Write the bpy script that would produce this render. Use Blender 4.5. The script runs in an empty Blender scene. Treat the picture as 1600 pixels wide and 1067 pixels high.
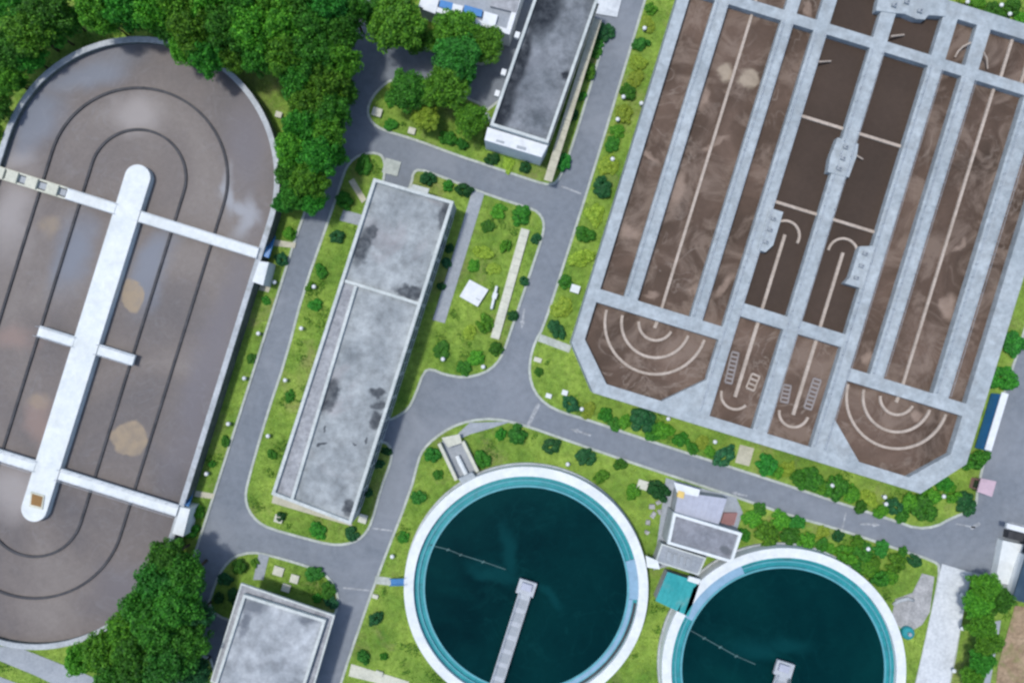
import bpy, math, random
import numpy as np
from math import sin, cos, pi, radians, atan2, hypot

# ------------------------------------------------------------------ camera, sky, sun, exposure
scene = bpy.context.scene
COL = scene.collection
H = 110.0            # flying height of the camera above the ground, metres
S = 0.1              # metres per photo pixel on the ground
cam_d = bpy.data.cameras.new("camera")
cam_d.sensor_width = 36.0
cam_d.lens = 36.0 * H / 160.0
cam_d.clip_start = 1.0
cam_d.clip_end = 5000.0
cam = bpy.data.objects.new("camera", cam_d)
cam.location = (0, 0, H)
COL.objects.link(cam)
scene.camera = cam

SUN_EL = radians(71)
SUN_AZ = (-0.93, 0.37)                      # where the sun stands, seen from above
w = bpy.data.worlds.new("World"); scene.world = w; w.use_nodes = True
nt = w.node_tree; nt.nodes.clear()
sky = nt.nodes.new("ShaderNodeTexSky"); sky.sky_type = 'NISHITA'; sky.sun_disc = False
sky.sun_elevation = SUN_EL; sky.sun_rotation = atan2(SUN_AZ[0], SUN_AZ[1])
sky.air_density = 1.0; sky.dust_density = 1.5; sky.ozone_density = 1.0
bg = nt.nodes.new("ShaderNodeBackground"); bg.inputs['Strength'].default_value = 0.15
wo = nt.nodes.new("ShaderNodeOutputWorld")
nt.links.new(sky.outputs[0], bg.inputs[0]); nt.links.new(bg.outputs[0], wo.inputs[0])
sun_d = bpy.data.lights.new("sun", 'SUN'); sun_d.energy = 2.2; sun_d.angle = radians(6.0); sun_d.color = (1.0, 0.97, 0.92)
sun = bpy.data.objects.new("sun", sun_d); COL.objects.link(sun)
_n = hypot(*SUN_AZ)
from mathutils import Vector
_to = Vector((SUN_AZ[0]/_n*cos(SUN_EL), SUN_AZ[1]/_n*cos(SUN_EL), sin(SUN_EL)))
sun.rotation_euler = _to.to_track_quat('Z', 'Y').to_euler()
sun.location = _to * 150
vs = scene.view_settings
vs.view_transform = 'Standard'; vs.look = 'None'; vs.gamma = 1.0; vs.exposure = 0.42
try: vs.use_curve_mapping = False
except Exception: pass
scene.cycles.pixel_filter_type = 'BLACKMAN_HARRIS'
scene.cycles.filter_width = 2.6

rng = np.random.default_rng(7)
random.seed(7)

# ------------------------------------------------------------------ helpers
def P(px, py, z=0.0):
    k = S * (H - z) / H
    return ((px - 800.0) * k, (533.5 - py) * k)

def PP(pts, z=0.0):
    return [P(a, b, z) for a, b in pts]

def orient(xy):
    a = sum(xy[i][0]*xy[(i+1) % len(xy)][1] - xy[(i+1) % len(xy)][0]*xy[i][1] for i in range(len(xy)))
    return list(xy) if a > 0 else list(reversed(xy))

def prism(xy, z0, z1):
    xy = orient(xy); n = len(xy)
    v = [(x, y, z0) for x, y in xy] + [(x, y, z1) for x, y in xy]
    f = [list(range(n, 2*n)), list(range(n-1, -1, -1))]
    f += [[i, (i+1) % n, n + (i+1) % n, n + i] for i in range(n)]
    return v, f

def sheet(xy, z):
    xy = orient(xy)
    return [(x, y, z) for x, y in xy], [list(range(len(xy)))]

def ring(outer, inner, z0, z1):
    """closed ring between two loops of equal count"""
    a = sum(outer[i][0]*outer[(i+1) % len(outer)][1] - outer[(i+1) % len(outer)][0]*outer[i][1] for i in range(len(outer)))
    if a < 0: outer = outer[::-1]; inner = inner[::-1]
    n = len(outer)
    v = [(x, y, z1) for x, y in outer] + [(x, y, z1) for x, y in inner] + [(x, y, z0) for x, y in outer] + [(x, y, z0) for x, y in inner]
    f = []
    for i in range(n):
        j = (i+1) % n
        f.append([i, j, n+j, n+i]); f.append([2*n+i, 2*n+j, j, i]); f.append([n+i, n+j, 3*n+j, 3*n+i])
        f.append([2*n+j, 2*n+i, 3*n+i, 3*n+j])
    return v, f

def offset(xy, d):
    """inset a closed loop by d (positive = inwards)"""
    a = sum(xy[i][0]*xy[(i+1) % len(xy)][1] - xy[(i+1) % len(xy)][0]*xy[i][1] for i in range(len(xy)))
    s = 1 if a > 0 else -1
    out = []; n = len(xy)
    for i in range(n):
        p0, p1, p2 = xy[i-1], xy[i], xy[(i+1) % n]
        e1 = np.array(p1) - np.array(p0); e2 = np.array(p2) - np.array(p1)
        e1 = e1 / (np.linalg.norm(e1) + 1e-9); e2 = e2 / (np.linalg.norm(e2) + 1e-9)
        n1 = np.array((-e1[1], e1[0])) * s; n2 = np.array((-e2[1], e2[0])) * s
        m = n1 + n2; l = np.linalg.norm(m)
        m = n1 if l < 1e-6 else m / l
        k = d / max(0.5, float(m @ n1))
        out.append((p1[0] + m[0]*k, p1[1] + m[1]*k))
    return out

def band(line, width, z0, z1, closed=False):
    """a wall of given width along an open polyline"""
    pts = [np.array(p, float) for p in line]; n = len(pts)
    L, R_ = [], []
    for i in range(n):
        a = pts[max(0, i-1)]; b = pts[min(n-1, i+1)]
        t = b - a; t = t / (np.linalg.norm(t) + 1e-9); nn = np.array((-t[1], t[0]))
        L.append(tuple(pts[i] + nn*width/2)); R_.append(tuple(pts[i] - nn*width/2))
    v = [(x, y, z1) for x, y in L] + [(x, y, z1) for x, y in R_] + [(x, y, z0) for x, y in L] + [(x, y, z0) for x, y in R_]
    f = []
    for i in range(n-1):
        f.append([n+i, n+i+1, i+1, i]); f.append([i, i+1, 2*n+i+1, 2*n+i]); f.append([3*n+i, 3*n+i+1, n+i+1, n+i])
        f.append([2*n+i, 2*n+i+1, 3*n+i+1, 3*n+i])
    f.append([0, 2*n, 3*n, n]); f.append([n-1, 2*n-1, 4*n-1, 3*n-1])
    return v, f

def merge(*geos):
    V, F = [], []
    for v, f in geos:
        o = len(V); V += list(v); F += [[i+o for i in q] for q in f]
    return V, F

def box(c, size, rz=0.0):
    x, y, z = c; a, b, h = size[0]/2, size[1]/2, size[2]
    ca, sa = cos(rz), sin(rz)
    xy = [(x + u*ca - v*sa, y + u*sa + v*ca) for u, v in ((-a, -b), (a, -b), (a, b), (-a, b))]
    return prism(xy, z, z + h)

def tube(path, r, n=8):
    pts = [np.array(p, float) for p in path]; V, F = [], []
    rr = r if isinstance(r, (list, tuple)) else [r]*len(pts)
    for i, p in enumerate(pts):
        t = pts[min(i+1, len(pts)-1)] - pts[max(i-1, 0)]; t = t/(np.linalg.norm(t)+1e-9)
        up = np.array((0, 0, 1.0)) if abs(t[2]) < 0.9 else np.array((1.0, 0, 0))
        a = np.cross(t, up); a /= np.linalg.norm(a); b = np.cross(t, a)
        for k in range(n):
            q = p + rr[i]*(cos(2*pi*k/n)*a + sin(2*pi*k/n)*b); V.append(tuple(q))
    for i in range(len(pts)-1):
        for k in range(n):
            F.append([i*n+k, i*n+(k+1) % n, (i+1)*n+(k+1) % n, (i+1)*n+k])
    F.append(list(range(n))[::-1]); F.append([(len(pts)-1)*n+k for k in range(n)])
    return V, F

def lathe(prof, n=16):
    V, F = [], []
    for r, z in prof:
        for k in range(n): V.append((r*cos(2*pi*k/n), r*sin(2*pi*k/n), z))
    for i in range(len(prof)-1):
        for k in range(n):
            F.append([i*n+k, i*n+(k+1) % n, (i+1)*n+(k+1) % n, (i+1)*n+k])
    F.append([k for k in range(n)][::-1]); F.append([(len(prof)-1)*n+k for k in range(n)])
    return V, F

def circle(c, r, n=96, a0=0.0, a1=None):
    if a1 is None: return [(c[0]+r*cos(a0+2*pi*k/n), c[1]+r*sin(a0+2*pi*k/n)) for k in range(n)]
    return [(c[0]+r*cos(a0+(a1-a0)*k/(n-1)), c[1]+r*sin(a0+(a1-a0)*k/(n-1))) for k in range(n)]

def chaikin(pts, it=2):
    for _ in range(it):
        q = []
        for i in range(len(pts)):
            a = pts[i]; b = pts[(i+1) % len(pts)]
            q.append((a[0]*.75+b[0]*.25, a[1]*.75+b[1]*.25)); q.append((a[0]*.25+b[0]*.75, a[1]*.25+b[1]*.75))
        pts = q
    return pts

def mesh(name, geo, mat, smooth=False):
    m = bpy.data.meshes.new(name); m.from_pydata(geo[0], [], geo[1])
    import bmesh
    bm = bmesh.new(); bm.from_mesh(m); bmesh.ops.recalc_face_normals(bm, faces=bm.faces[:]) if len(geo[1]) > 1 else None
    bm.to_mesh(m); bm.free()
    if smooth:
        for p in m.polygons: p.use_smooth = True
    m.materials.append(mat)
    return m

def link(o):
    COL.objects.link(o); return o

def tag(o, label=None, cat=None, group=None, kind=None):
    if label: o['label'] = label
    if cat: o['category'] = cat
    if group: o['group'] = group
    if kind: o['kind'] = kind
    return o

def obj(name, geo, mat, parent=None, smooth=False, base=None):
    """one mesh object; with a parent Empty the geometry is shifted into the parent's space"""
    b = base
    if parent is not None and b is None:
        b = parent.get('_b', (0, 0, 0))
        b = tuple(b)
    if b is not None:
        geo = ([(x-b[0], y-b[1], z-b[2]) for x, y, z in geo[0]], geo[1])
    o = link(bpy.data.objects.new(name, mesh(name, geo, mat, smooth)))
    if parent is not None:
        o.parent = parent
        o['_b'] = list(b)
    elif b is not None:
        o.location = b; o['_b'] = list(b)
    return o

def thing(name, label, cat, loc=(0, 0, 0), group=None, kind=None):
    o = link(bpy.data.objects.new(name, None)); o.location = loc; o['_b'] = [float(c) for c in loc]
    o.empty_display_size = 0.5
    return tag(o, label, cat, group, kind)

ORD = ['first', 'second', 'third', 'fourth', 'fifth', 'sixth', 'seventh', 'eighth', 'ninth', 'tenth', 'eleventh', 'twelfth',
       'thirteenth', 'fourteenth', 'fifteenth', 'sixteenth', 'seventeenth', 'eighteenth', 'nineteenth', 'twentieth']

# ------------------------------------------------------------------ materials
def N(t, typ, **kw):
    n = t.nodes.new(typ)
    for k, v in kw.items(): setattr(n, k, v)
    return n

def new_mat(name):
    m = bpy.data.materials.new(name); m.use_nodes = True
    t = m.node_tree; b = t.nodes["Principled BSDF"]
    return m, t, b

def noise(t, scale, detail=5, rough=0.55, dist=0.0, vec=None, offs=(0, 0, 0)):
    n = N(t, "ShaderNodeTexNoise"); n.inputs['Scale'].default_value = scale; n.inputs['Detail'].default_value = detail
    n.inputs['Roughness'].default_value = rough; n.inputs['Distortion'].default_value = dist
    if vec is None:
        g = N(t, "ShaderNodeNewGeometry"); vec = g.outputs['Position']
    mp = N(t, "ShaderNodeMapping"); mp.inputs['Location'].default_value = offs
    t.links.new(vec, mp.inputs['Vector']); t.links.new(mp.outputs[0], n.inputs['Vector'])
    return n.outputs['Fac']

def ramp(t, fac, stops):
    r = N(t, "ShaderNodeValToRGB"); e = r.color_ramp.elements
    while len(e) < len(stops): e.new(0.5)
    for i, (p, c) in enumerate(stops):
        e[i].position = p; e[i].color = (c[0], c[1], c[2], 1) if not isinstance(c, (int, float)) else (c, c, c, 1)
    t.links.new(fac, r.inputs[0]); return r.outputs[0]

def mix(t, fac, a, b, mode='MIX'):
    m = N(t, "ShaderNodeMix", data_type='RGBA', blend_type=mode)
    for sock, v in ((m.inputs[0], fac), (m.inputs[6], a), (m.inputs[7], b)):
        if isinstance(v, (int, float)): sock.default_value = v if sock.type == 'VALUE' else (v, v, v, 1)
        elif isinstance(v, tuple): sock.default_value = (v[0], v[1], v[2], 1)
        else: t.links.new(v, sock)
    return m.outputs[2]

def math_(t, op, a, b=None, clamp=False):
    m = N(t, "ShaderNodeMath", operation=op, use_clamp=clamp)
    for i, v in enumerate((a, b)):
        if v is None: continue
        if isinstance(v, (int, float)): m.inputs[i].default_value = v
        else: t.links.new(v, m.inputs[i])
    return m.outputs[0]

def blobs(t, spots, soft=0.35, wob=1.6, wscale=0.45):
    """mask of irregular patches at world places: (x, y, rx, ry, angle)"""
    g = N(t, "ShaderNodeNewGeometry")
    nz = N(t, "ShaderNodeTexNoise"); nz.inputs['Scale'].default_value = wscale; nz.inputs['Detail'].default_value = 5
    t.links.new(g.outputs['Position'], nz.inputs['Vector'])
    sub = N(t, "ShaderNodeVectorMath", operation='SUBTRACT'); t.links.new(nz.outputs['Color'], sub.inputs[0]); sub.inputs[1].default_value = (.5, .5, .5)
    scl = N(t, "ShaderNodeVectorMath", operation='SCALE'); t.links.new(sub.outputs[0], scl.inputs[0]); scl.inputs['Scale'].default_value = wob*2
    add = N(t, "ShaderNodeVectorMath", operation='ADD'); t.links.new(g.outputs['Position'], add.inputs[0]); t.links.new(scl.outputs[0], add.inputs[1])
    out = None
    for x, y, rx, ry, ang in spots:
        mp = N(t, "ShaderNodeMapping", vector_type='TEXTURE')
        mp.inputs['Location'].default_value = (x, y, 0); mp.inputs['Rotation'].default_value = (0, 0, ang); mp.inputs['Scale'].default_value = (rx, ry, 1e4)
        t.links.new(add.outputs[0], mp.inputs['Vector'])
        ln = N(t, "ShaderNodeVectorMath", operation='LENGTH'); t.links.new(mp.outputs[0], ln.inputs[0])
        mr = N(t, "ShaderNodeMapRange", interpolation_type='SMOOTHSTEP')
        mr.inputs['From Min'].default_value = 1 + soft; mr.inputs['From Max'].default_value = 1 - soft
        t.links.new(ln.outputs['Value'], mr.inputs['Value'])
        out = mr.outputs[0] if out is None else math_(t, 'MAXIMUM', out, mr.outputs[0])
    return out

def bump(t, b, fac, strength=0.2, dist=0.05):
    bp = N(t, "ShaderNodeBump"); bp.inputs['Strength'].default_value = strength; bp.inputs['Distance'].default_value = dist
    t.links.new(fac, bp.inputs['Height']); t.links.new(bp.outputs[0], b.inputs['Normal'])

def surf(name, a, b_, scale=0.3, rough=0.8, fine=3.0, fine_amt=0.18, dirt=None, dirt_scale=0.12, dirt_lo=0.55, dirt_hi=0.7,
         stains_and_shade=None, stain_shade_col=(0.05, 0.055, 0.06), spec=0.3, metallic=0.0, soft=0.3, wob=1.6, wscale=.45, bumpy=0.15, dist=0.0, offs=(0, 0, 0)):
    m, t, b = new_mat(name)
    c = ramp(t, noise(t, scale, 6, 0.6, dist, offs=offs), [(0.3, a), (0.7, b_)])
    f = noise(t, fine, 4, 0.65)
    c = mix(t, fine_amt, c, ramp(t, f, [(0.3, 0.15), (0.7, 0.85)]), 'OVERLAY')
    if dirt is not None:
        c = mix(t, ramp(t, noise(t, dirt_scale, 7, 0.62, 0.6, offs=(31, 17, 5)), [(dirt_lo, 0.0), (dirt_hi, 0.8)]), c, dirt)
    if stains_and_shade:
        k = blobs(t, stains_and_shade, soft, wob, wscale)
        k2 = math_(t, 'MULTIPLY', k, ramp(t, noise(t, 0.9, 5, 0.6), [(0.25, 0.6), (0.6, 1.0)]))
        c = mix(t, k2, c, stain_shade_col)
    t.links.new(c, b.inputs['Base Color'])
    b.inputs['Roughness'].default_value = rough; b.inputs['Metallic'].default_value = metallic
    b.inputs['Specular IOR Level'].default_value = spec
    if bumpy: bump(t, b, f, bumpy, 0.03)
    return m

def paint(name, c, rough=0.5, var=0.85, spec=0.4):
    return surf(name, tuple(x*var for x in c), c, 0.5, rough, 2.5, 0.12, spec=spec, bumpy=0.05)

def foliage(name, dark, light, hue_var=0.03, trans=0.25, patch=False):
    m, t, b = new_mat(name)
    g = N(t, "ShaderNodeNewGeometry"); oi = N(t, "ShaderNodeObjectInfo")
    c = ramp(t, g.outputs['Random Per Island'], [(0.0, dark), (0.75, light), (1.0, tuple(min(1, x*1.5) for x in light))])
    hs = N(t, "ShaderNodeHueSaturation")
    h = math_(t, 'ADD', math_(t, 'MULTIPLY', oi.outputs['Random'], hue_var*2), 0.5 - hue_var)
    v = math_(t, 'ADD', math_(t, 'MULTIPLY', oi.outputs['Random'], 0.5), 0.75)
    t.links.new(h, hs.inputs['Hue']); t.links.new(v, hs.inputs['Value']); t.links.new(c, hs.inputs['Color'])
    if patch:
        pk = ramp(t, noise(t, 0.15, 5, 0.6, 0.5, offs=(5, 2, 0)), [(0.34, (0.55, 0.68, 0.6)), (0.5, (0.95, 1.0, 0.95)), (0.66, (1.4, 1.2, 1.3))])
        mm = N(t, "ShaderNodeMix", data_type='RGBA', blend_type='MULTIPLY'); mm.inputs[0].default_value = 1.0
        t.links.new(c, mm.inputs[6]); t.links.new(pk, mm.inputs[7])
        dk = ramp(t, noise(t, 0.13, 7, 0.62, 0.6, offs=(31, 17, 5)), [(0.55, 0.0), (0.72, 0.7)])
        t.links.new(mix(t, dk, mm.outputs[2], (0.20, 0.17, 0.06)), hs.inputs['Color'])
    t.links.new(hs.outputs[0], b.inputs['Base Color'])
    b.inputs['Roughness'].default_value = 0.6; b.inputs['Specular IOR Level'].default_value = 0.25
    tr = N(t, "ShaderNodeBsdfTranslucent"); t.links.new(hs.outputs[0], tr.inputs['Color'])
    mx = N(t, "ShaderNodeMixShader"); mx.inputs[0].default_value = trans
    out = t.nodes["Material Output"]
    t.links.new(b.outputs[0], mx.inputs[1]); t.links.new(tr.outputs[0], mx.inputs[2]); t.links.new(mx.outputs[0], out.inputs['Surface'])
    return m

def wpt(px, py, rx, ry=None, z=0.0, ang=0.0):
    x, y = P(px, py, z); return (x, y, rx*S, (ry or rx)*S, ang)

AX = radians(90 - 17.2)     # long axis of the site, seen from above

M = {}
M['ground'] = surf('ground_grass', (0.05, 0.10, 0.015), (0.10, 0.16, 0.03), 0.2, 0.95, 2.5, 0.3)
M['asphalt'] = surf('asphalt', (0.138, 0.158, 0.183), (0.178, 0.197, 0.220), 0.07, 0.9, 1.0, 0.16, dirt=(0.22, 0.238, 0.262), dirt_scale=0.11, dirt_lo=0.48, dirt_hi=0.75, bumpy=0.2, spec=0.15)
M['lawn'] = surf('lawn_soil', (0.07, 0.155, 0.018), (0.23, 0.325, 0.055), 0.14, 0.95, 1.1, 0.4, dirt=(0.21, 0.18, 0.085), dirt_scale=0.12, dirt_lo=0.55, dirt_hi=0.75, bumpy=0.4)
M['kerb'] = surf('kerb_stone', (0.28, 0.31, 0.28), (0.40, 0.43, 0.39), 0.4, 0.85, 2.5, 0.25)
M['path'] = surf('path_grey', (0.22, 0.245, 0.27), (0.30, 0.325, 0.35), 0.3, 0.85, 3.0, 0.2)
M['path_cream'] = surf('path_cream', (0.34, 0.33, 0.25), (0.46, 0.44, 0.34), 0.4, 0.85, 3.0, 0.2)
M['drive'] = surf('drive_concrete', (0.42, 0.45, 0.47), (0.54, 0.57, 0.59), 0.25, 0.85, 2.0, 0.2, dirt=(0.30, 0.32, 0.33), dirt_scale=0.3, dirt_lo=0.55, dirt_hi=0.8)
M['soil'] = surf('bare_soil', (0.20, 0.14, 0.085), (0.32, 0.24, 0.16), 0.35, 0.95, 2.0, 0.4, dirt=(0.16, 0.18, 0.06), dirt_scale=0.3, bumpy=0.5)
M['gravel'] = surf('gravel', (0.22, 0.225, 0.225), (0.36, 0.36, 0.36), 0.5, 0.95, 3.0, 0.35, bumpy=0.5)
M['white_paint'] = surf('road_paint', (0.19, 0.205, 0.22), (0.33, 0.345, 0.355), 1.0, 0.85, 2.0, 0.35)
M['conc_light'] = surf('tank_concrete', (0.265, 0.305, 0.328), (0.355, 0.395, 0.415), 0.16, 0.85, 1.1, 0.28, dirt=(0.215, 0.232, 0.238), dirt_scale=0.4, dirt_lo=0.48, dirt_hi=0.82, spec=0.15)
M['conc_white'] = surf('white_concrete', (0.52, 0.56, 0.565), (0.62, 0.65, 0.65), 0.25, 0.8, 1.4, 0.16, dirt=(0.43, 0.445, 0.42), dirt_scale=0.35, dirt_lo=0.52, dirt_hi=0.88, spec=0.15)
M['conc_rim'] = surf('rim_concrete', (0.28, 0.305, 0.32), (0.40, 0.425, 0.44), 0.3, 0.8, 2.0, 0.25, dirt=(0.20, 0.21, 0.20), dirt_scale=0.35)
M['conc_deep'] = surf('dark_tank_wall', (0.06, 0.07, 0.065), (0.12, 0.135, 0.125), 0.5, 0.85, 2.0, 0.3)  # dark grey concrete, much darker than the coping
M['conc_dark'] = surf('wet_concrete', (0.025, 0.027, 0.032), (0.06, 0.06, 0.065), 0.5, 0.7, 2.5, 0.3)
M['baffle'] = surf('baffle_concrete', (0.30, 0.25, 0.205), (0.42, 0.36, 0.305), 0.5, 0.85, 2.5, 0.25)
M['cream'] = surf('cream_concrete', (0.40, 0.41, 0.34), (0.52, 0.52, 0.43), 0.5, 0.8, 3.0, 0.2)
M['wall'] = surf('wall_plaster', (0.24, 0.26, 0.26), (0.34, 0.36, 0.36), 0.4, 0.85, 2.0, 0.2)
M['wall_white'] = surf('wall_white', (0.53, 0.56, 0.575), (0.63, 0.655, 0.67), 0.4, 0.8, 2.0, 0.14, dirt=(0.42, 0.43, 0.43), dirt_scale=0.4, dirt_lo=.55, dirt_hi=.85)
M['parapet'] = surf('parapet_concrete', (0.36, 0.395, 0.385), (0.49, 0.52, 0.505), 0.4, 0.85, 2.5, 0.2)
M['glass'] = paint('dark_glass', (0.02, 0.03, 0.035), 0.08, spec=0.6)
M['metal'] = paint('galvanised_metal', (0.38, 0.41, 0.44), 0.5)
M['metal_grey'] = paint('deck_grating', (0.28, 0.31, 0.335), 0.6)
M['blue'] = paint('blue_paint', (0.03, 0.17, 0.42), 0.45)
M['teal_roof'] = surf('teal_sheet', (0.015, 0.235, 0.245), (0.04, 0.31, 0.31), 0.25, 0.5, 2.0, 0.12, dirt=(0.13, 0.29, 0.28), dirt_scale=0.2)
M['teal'] = surf('launder_teal', (0.010, 0.19, 0.22), (0.030, 0.27, 0.295), 0.3, 0.5, 2.0, 0.2, dirt=(0.03, 0.08, 0.09), dirt_scale=0.5, dirt_lo=.55, dirt_hi=.8)
M['teal_lip'] = paint('weir_teal', (0.09, 0.32, 0.37), 0.6, 0.75)
M['skim'] = paint('algae_pipe', (0.07, 0.15, 0.15), 0.7, 0.5)
M['rackm'] = paint('rack_metal', (0.26, 0.235, 0.225), 0.7)
M['pale_blue'] = paint('pale_blue_cover', (0.20, 0.335, 0.45), 0.6)
M['lavender'] = surf('lavender_sheet_roof', (0.30, 0.32, 0.385), (0.37, 0.39, 0.455), 0.3, 0.6, 2.0, 0.12)
M['pink'] = paint('pink_roof', (0.46, 0.34, 0.39), 0.6)
M['red_brick'] = paint('reddish_pallet', (0.30, 0.16, 0.15), 0.8)
M['brown'] = paint('rust_brown', (0.22, 0.12, 0.04), 0.8)
M['yellow'] = paint('yellow_paint', (0.62, 0.45, 0.14), 0.6)
M['bark'] = surf('bark', (0.06, 0.045, 0.03), (0.12, 0.09, 0.06), 1.5, 0.95, 5.0, 0.3)
M['leaf_deep'] = foliage('leaf_deep', (0.014, 0.095, 0.010), (0.060, 0.245, 0.020), 0.012, 0.38)
M['leaf_mid'] = foliage('leaf_mid', (0.024, 0.125, 0.010), (0.115, 0.320, 0.022), 0.012, 0.38)
M['leaf_lime'] = foliage('leaf_lime', (0.12, 0.23, 0.014), (0.28, 0.39, 0.04), 0.01, 0.3)
M['leaf_emerald'] = foliage('leaf_emerald', (0.012, 0.10, 0.013), (0.050, 0.27, 0.032), 0.010, 0.38)
M['leaf_dark'] = foliage('leaf_dark', (0.006, 0.045, 0.014), (0.024, 0.125, 0.034), 0.018, 0.3)
M['grass'] = foliage('grass_blade', (0.125, 0.24, 0.018), (0.225, 0.35, 0.045), 0.0, 0.35, patch=True)
M['cover'] = foliage('ground_cover_leaf', (0.04, 0.13, 0.012), (0.13, 0.27, 0.028), 0.0, 0.35)

def water(name, cols, rough=0.16, scale=0.05, streak=None, streak_amt=0.5, foam=None, foam_lo=0.6, offs=(0, 0, 0), rip=0.03, spec=0.12, clouds=(), rafts=()):
    m, t, b = new_mat(name)
    c = ramp(t, noise(t, scale, 5, 0.55, 1.2, offs=offs), [(0.3 + 0.4*i/(len(cols)-1), q) for i, q in enumerate(cols)])
    c = mix(t, 0.12, c, ramp(t, noise(t, 1.4, 5, 0.6, 0.8), [(0.3, 0.2), (0.7, 0.8)]), 'OVERLAY')
    for cc_, sp_ in clouds:
        c = mix(t, math_(t, 'MULTIPLY', blobs(t, sp_, 0.75, 4.0, 0.12), 0.8), c, cc_)
    if streak:
        n1 = noise(t, 0.15, 3, 0.5, 2.0, offs=(9, 3, 1))
        d = math_(t, 'ABSOLUTE', math_(t, 'SUBTRACT', n1, 0.5))
        k = ramp(t, d, [(0.0, streak_amt), (0.035, 0.0)])
        k = math_(t, 'MULTIPLY', k, ramp(t, noise(t, 0.07, 3, 0.5, offs=(4, 8, 2)), [(0.38, 0.0), (0.58, 1.0)]))
        k = math_(t, 'MULTIPLY', k, ramp(t, noise(t, 0.6, 5, 0.6, offs=(2, 2, 2)), [(0.35, 0.1), (0.6, 1.0)]))
        c = mix(t, k, c, streak)
    if foam:
        k = ramp(t, noise(t, 0.16, 7, 0.65, 1.0, offs=(3, 1, 7)), [(foam_lo, 0.0), (foam_lo+0.13, 0.55)])
        c = mix(t, k, c, foam)
    for cc_, sp_, so_, wo_, ws_, am_ in rafts:
        k = math_(t, 'MULTIPLY', blobs(t, sp_, so_, wo_, ws_), ramp(t, noise(t, 0.8, 5, 0.6), [(0.3, am_*0.6), (0.6, am_)]))
        c = mix(t, k, c, cc_)
    t.links.new(c, b.inputs['Base Color'])
    b.inputs['Roughness'].default_value = rough; b.inputs['IOR'].default_value = 1.33; b.inputs['Specular IOR Level'].default_value = spec
    bump(t, b, noise(t, 1.1, 4, 0.6, 0.5), rip, 0.1)
    return m

TAN = (0.27, 0.215, 0.15)
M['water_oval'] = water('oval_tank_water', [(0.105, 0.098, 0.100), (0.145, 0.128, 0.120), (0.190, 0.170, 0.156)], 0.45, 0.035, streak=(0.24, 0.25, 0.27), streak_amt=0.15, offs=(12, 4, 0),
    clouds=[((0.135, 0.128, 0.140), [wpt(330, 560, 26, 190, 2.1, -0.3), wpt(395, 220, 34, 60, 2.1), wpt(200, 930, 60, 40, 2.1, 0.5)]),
            ((0.27, 0.285, 0.31), [wpt(372, 318, 34, 13, 2.1, -0.7), wpt(378, 330, 14, 30, 2.1, -0.35), wpt(352, 290, 9, 30, 2.1, -0.2)]), ((0.28, 0.26, 0.25), [wpt(20, 330, 30, 60, 2.1, -0.3), wpt(10, 250, 40, 20, 2.1), wpt(20, 760, 30, 40, 2.1), wpt(210, 180, 40, 25, 2.1)]),  # pale blobs: reflection of the bright sky painted into the water colour
            ((0.160, 0.180, 0.215), [wpt(60, 190, 60, 30, 2.1, 0.9), wpt(140, 110, 70, 26, 2.1, 0.3), wpt(110, 400, 24, 60, 2.1, -0.3), wpt(240, 420, 20, 60, 2.1, -0.3)]),  # bluish blobs: sky reflection, also put into the water colour
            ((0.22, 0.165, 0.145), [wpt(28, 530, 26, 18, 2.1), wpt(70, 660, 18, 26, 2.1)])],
    rafts=[(TAN, [wpt(207, 462, 17, 25, 2.1, 0.0), wpt(202, 684, 28, 28, 2.1, 0.3)], 0.10, 1.1, 0.35, 0.95), (TAN, [wpt(77, 352, 14, 16, 2.1), wpt(60, 626, 15, 10, 2.1)], 0.5, 1.4, 0.3, 0.5)])
PALE = (0.34, 0.285, 0.215); PINK = (0.29, 0.22, 0.175)
M['water_sludge'] = water('aeration_water', [(0.056, 0.040, 0.030), (0.088, 0.061, 0.046), (0.135, 0.094, 0.072)], 0.45, 0.06, streak=(0.27, 0.225, 0.19), streak_amt=0.55, foam=(0.215, 0.165, 0.132), foam_lo=0.47,
    rafts=[(PALE, [wpt(1134, 115, 13, 14, 2.9, 0.6), wpt(1170, 124, 14, 14, 2.9, 0.3)], 0.3, 1.2, 0.4, 0.85), (PINK, [wpt(985, 361, 15, 10, 2.9), wpt(1060, 300, 10, 26, 2.9, -0.3), wpt(1095, 455, 16, 8, 2.9), wpt(1100, 150, 8, 20, 2.9, -0.3), wpt(1480, 480, 10, 18, 2.9, -0.3), wpt(1130, 447, 22, 6, 2.9, 0.8), wpt(1017, 463, 11, 6, 2.9), wpt(1018, 247, 14, 4, 2.9, -0.5),
        wpt(1432, 648, 8, 8, 2.9), wpt(1120, 225, 20, 5, 2.9, 0.5), wpt(1500, 380, 14, 5, 2.9, 0.9), wpt(1355, 560, 8, 10, 2.9), wpt(1225, 540, 8, 10, 2.9), wpt(1560, 40, 14, 6, 2.9, -0.6), wpt(1262, 12, 5, 12, 2.9)], 0.5, 1.6, 0.4, 0.7)])
M['water_still'] = water('settled_water', [(0.050, 0.037, 0.029), (0.068, 0.049, 0.038)], 0.4, 0.06)
M['water_teal'] = water('clarifier_water', [(0.0003, 0.0115, 0.0145), (0.0006, 0.019, 0.0215), (0.001, 0.026, 0.027)], 0.3, 0.045, streak=(0.003, 0.040, 0.042), streak_amt=0.3, rip=0.02, spec=0.05,
    clouds=[((0.002, 0.036, 0.040), [wpt(775, 890, 40, 12, 2.1, -0.3), wpt(800, 860, 12, 40, 2.1), wpt(860, 935, 22, 8, 2.1, -0.6), wpt(1190, 1020, 40, 14, 2.1, -0.4), wpt(1230, 1010, 30, 12, 2.1)])])
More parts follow.
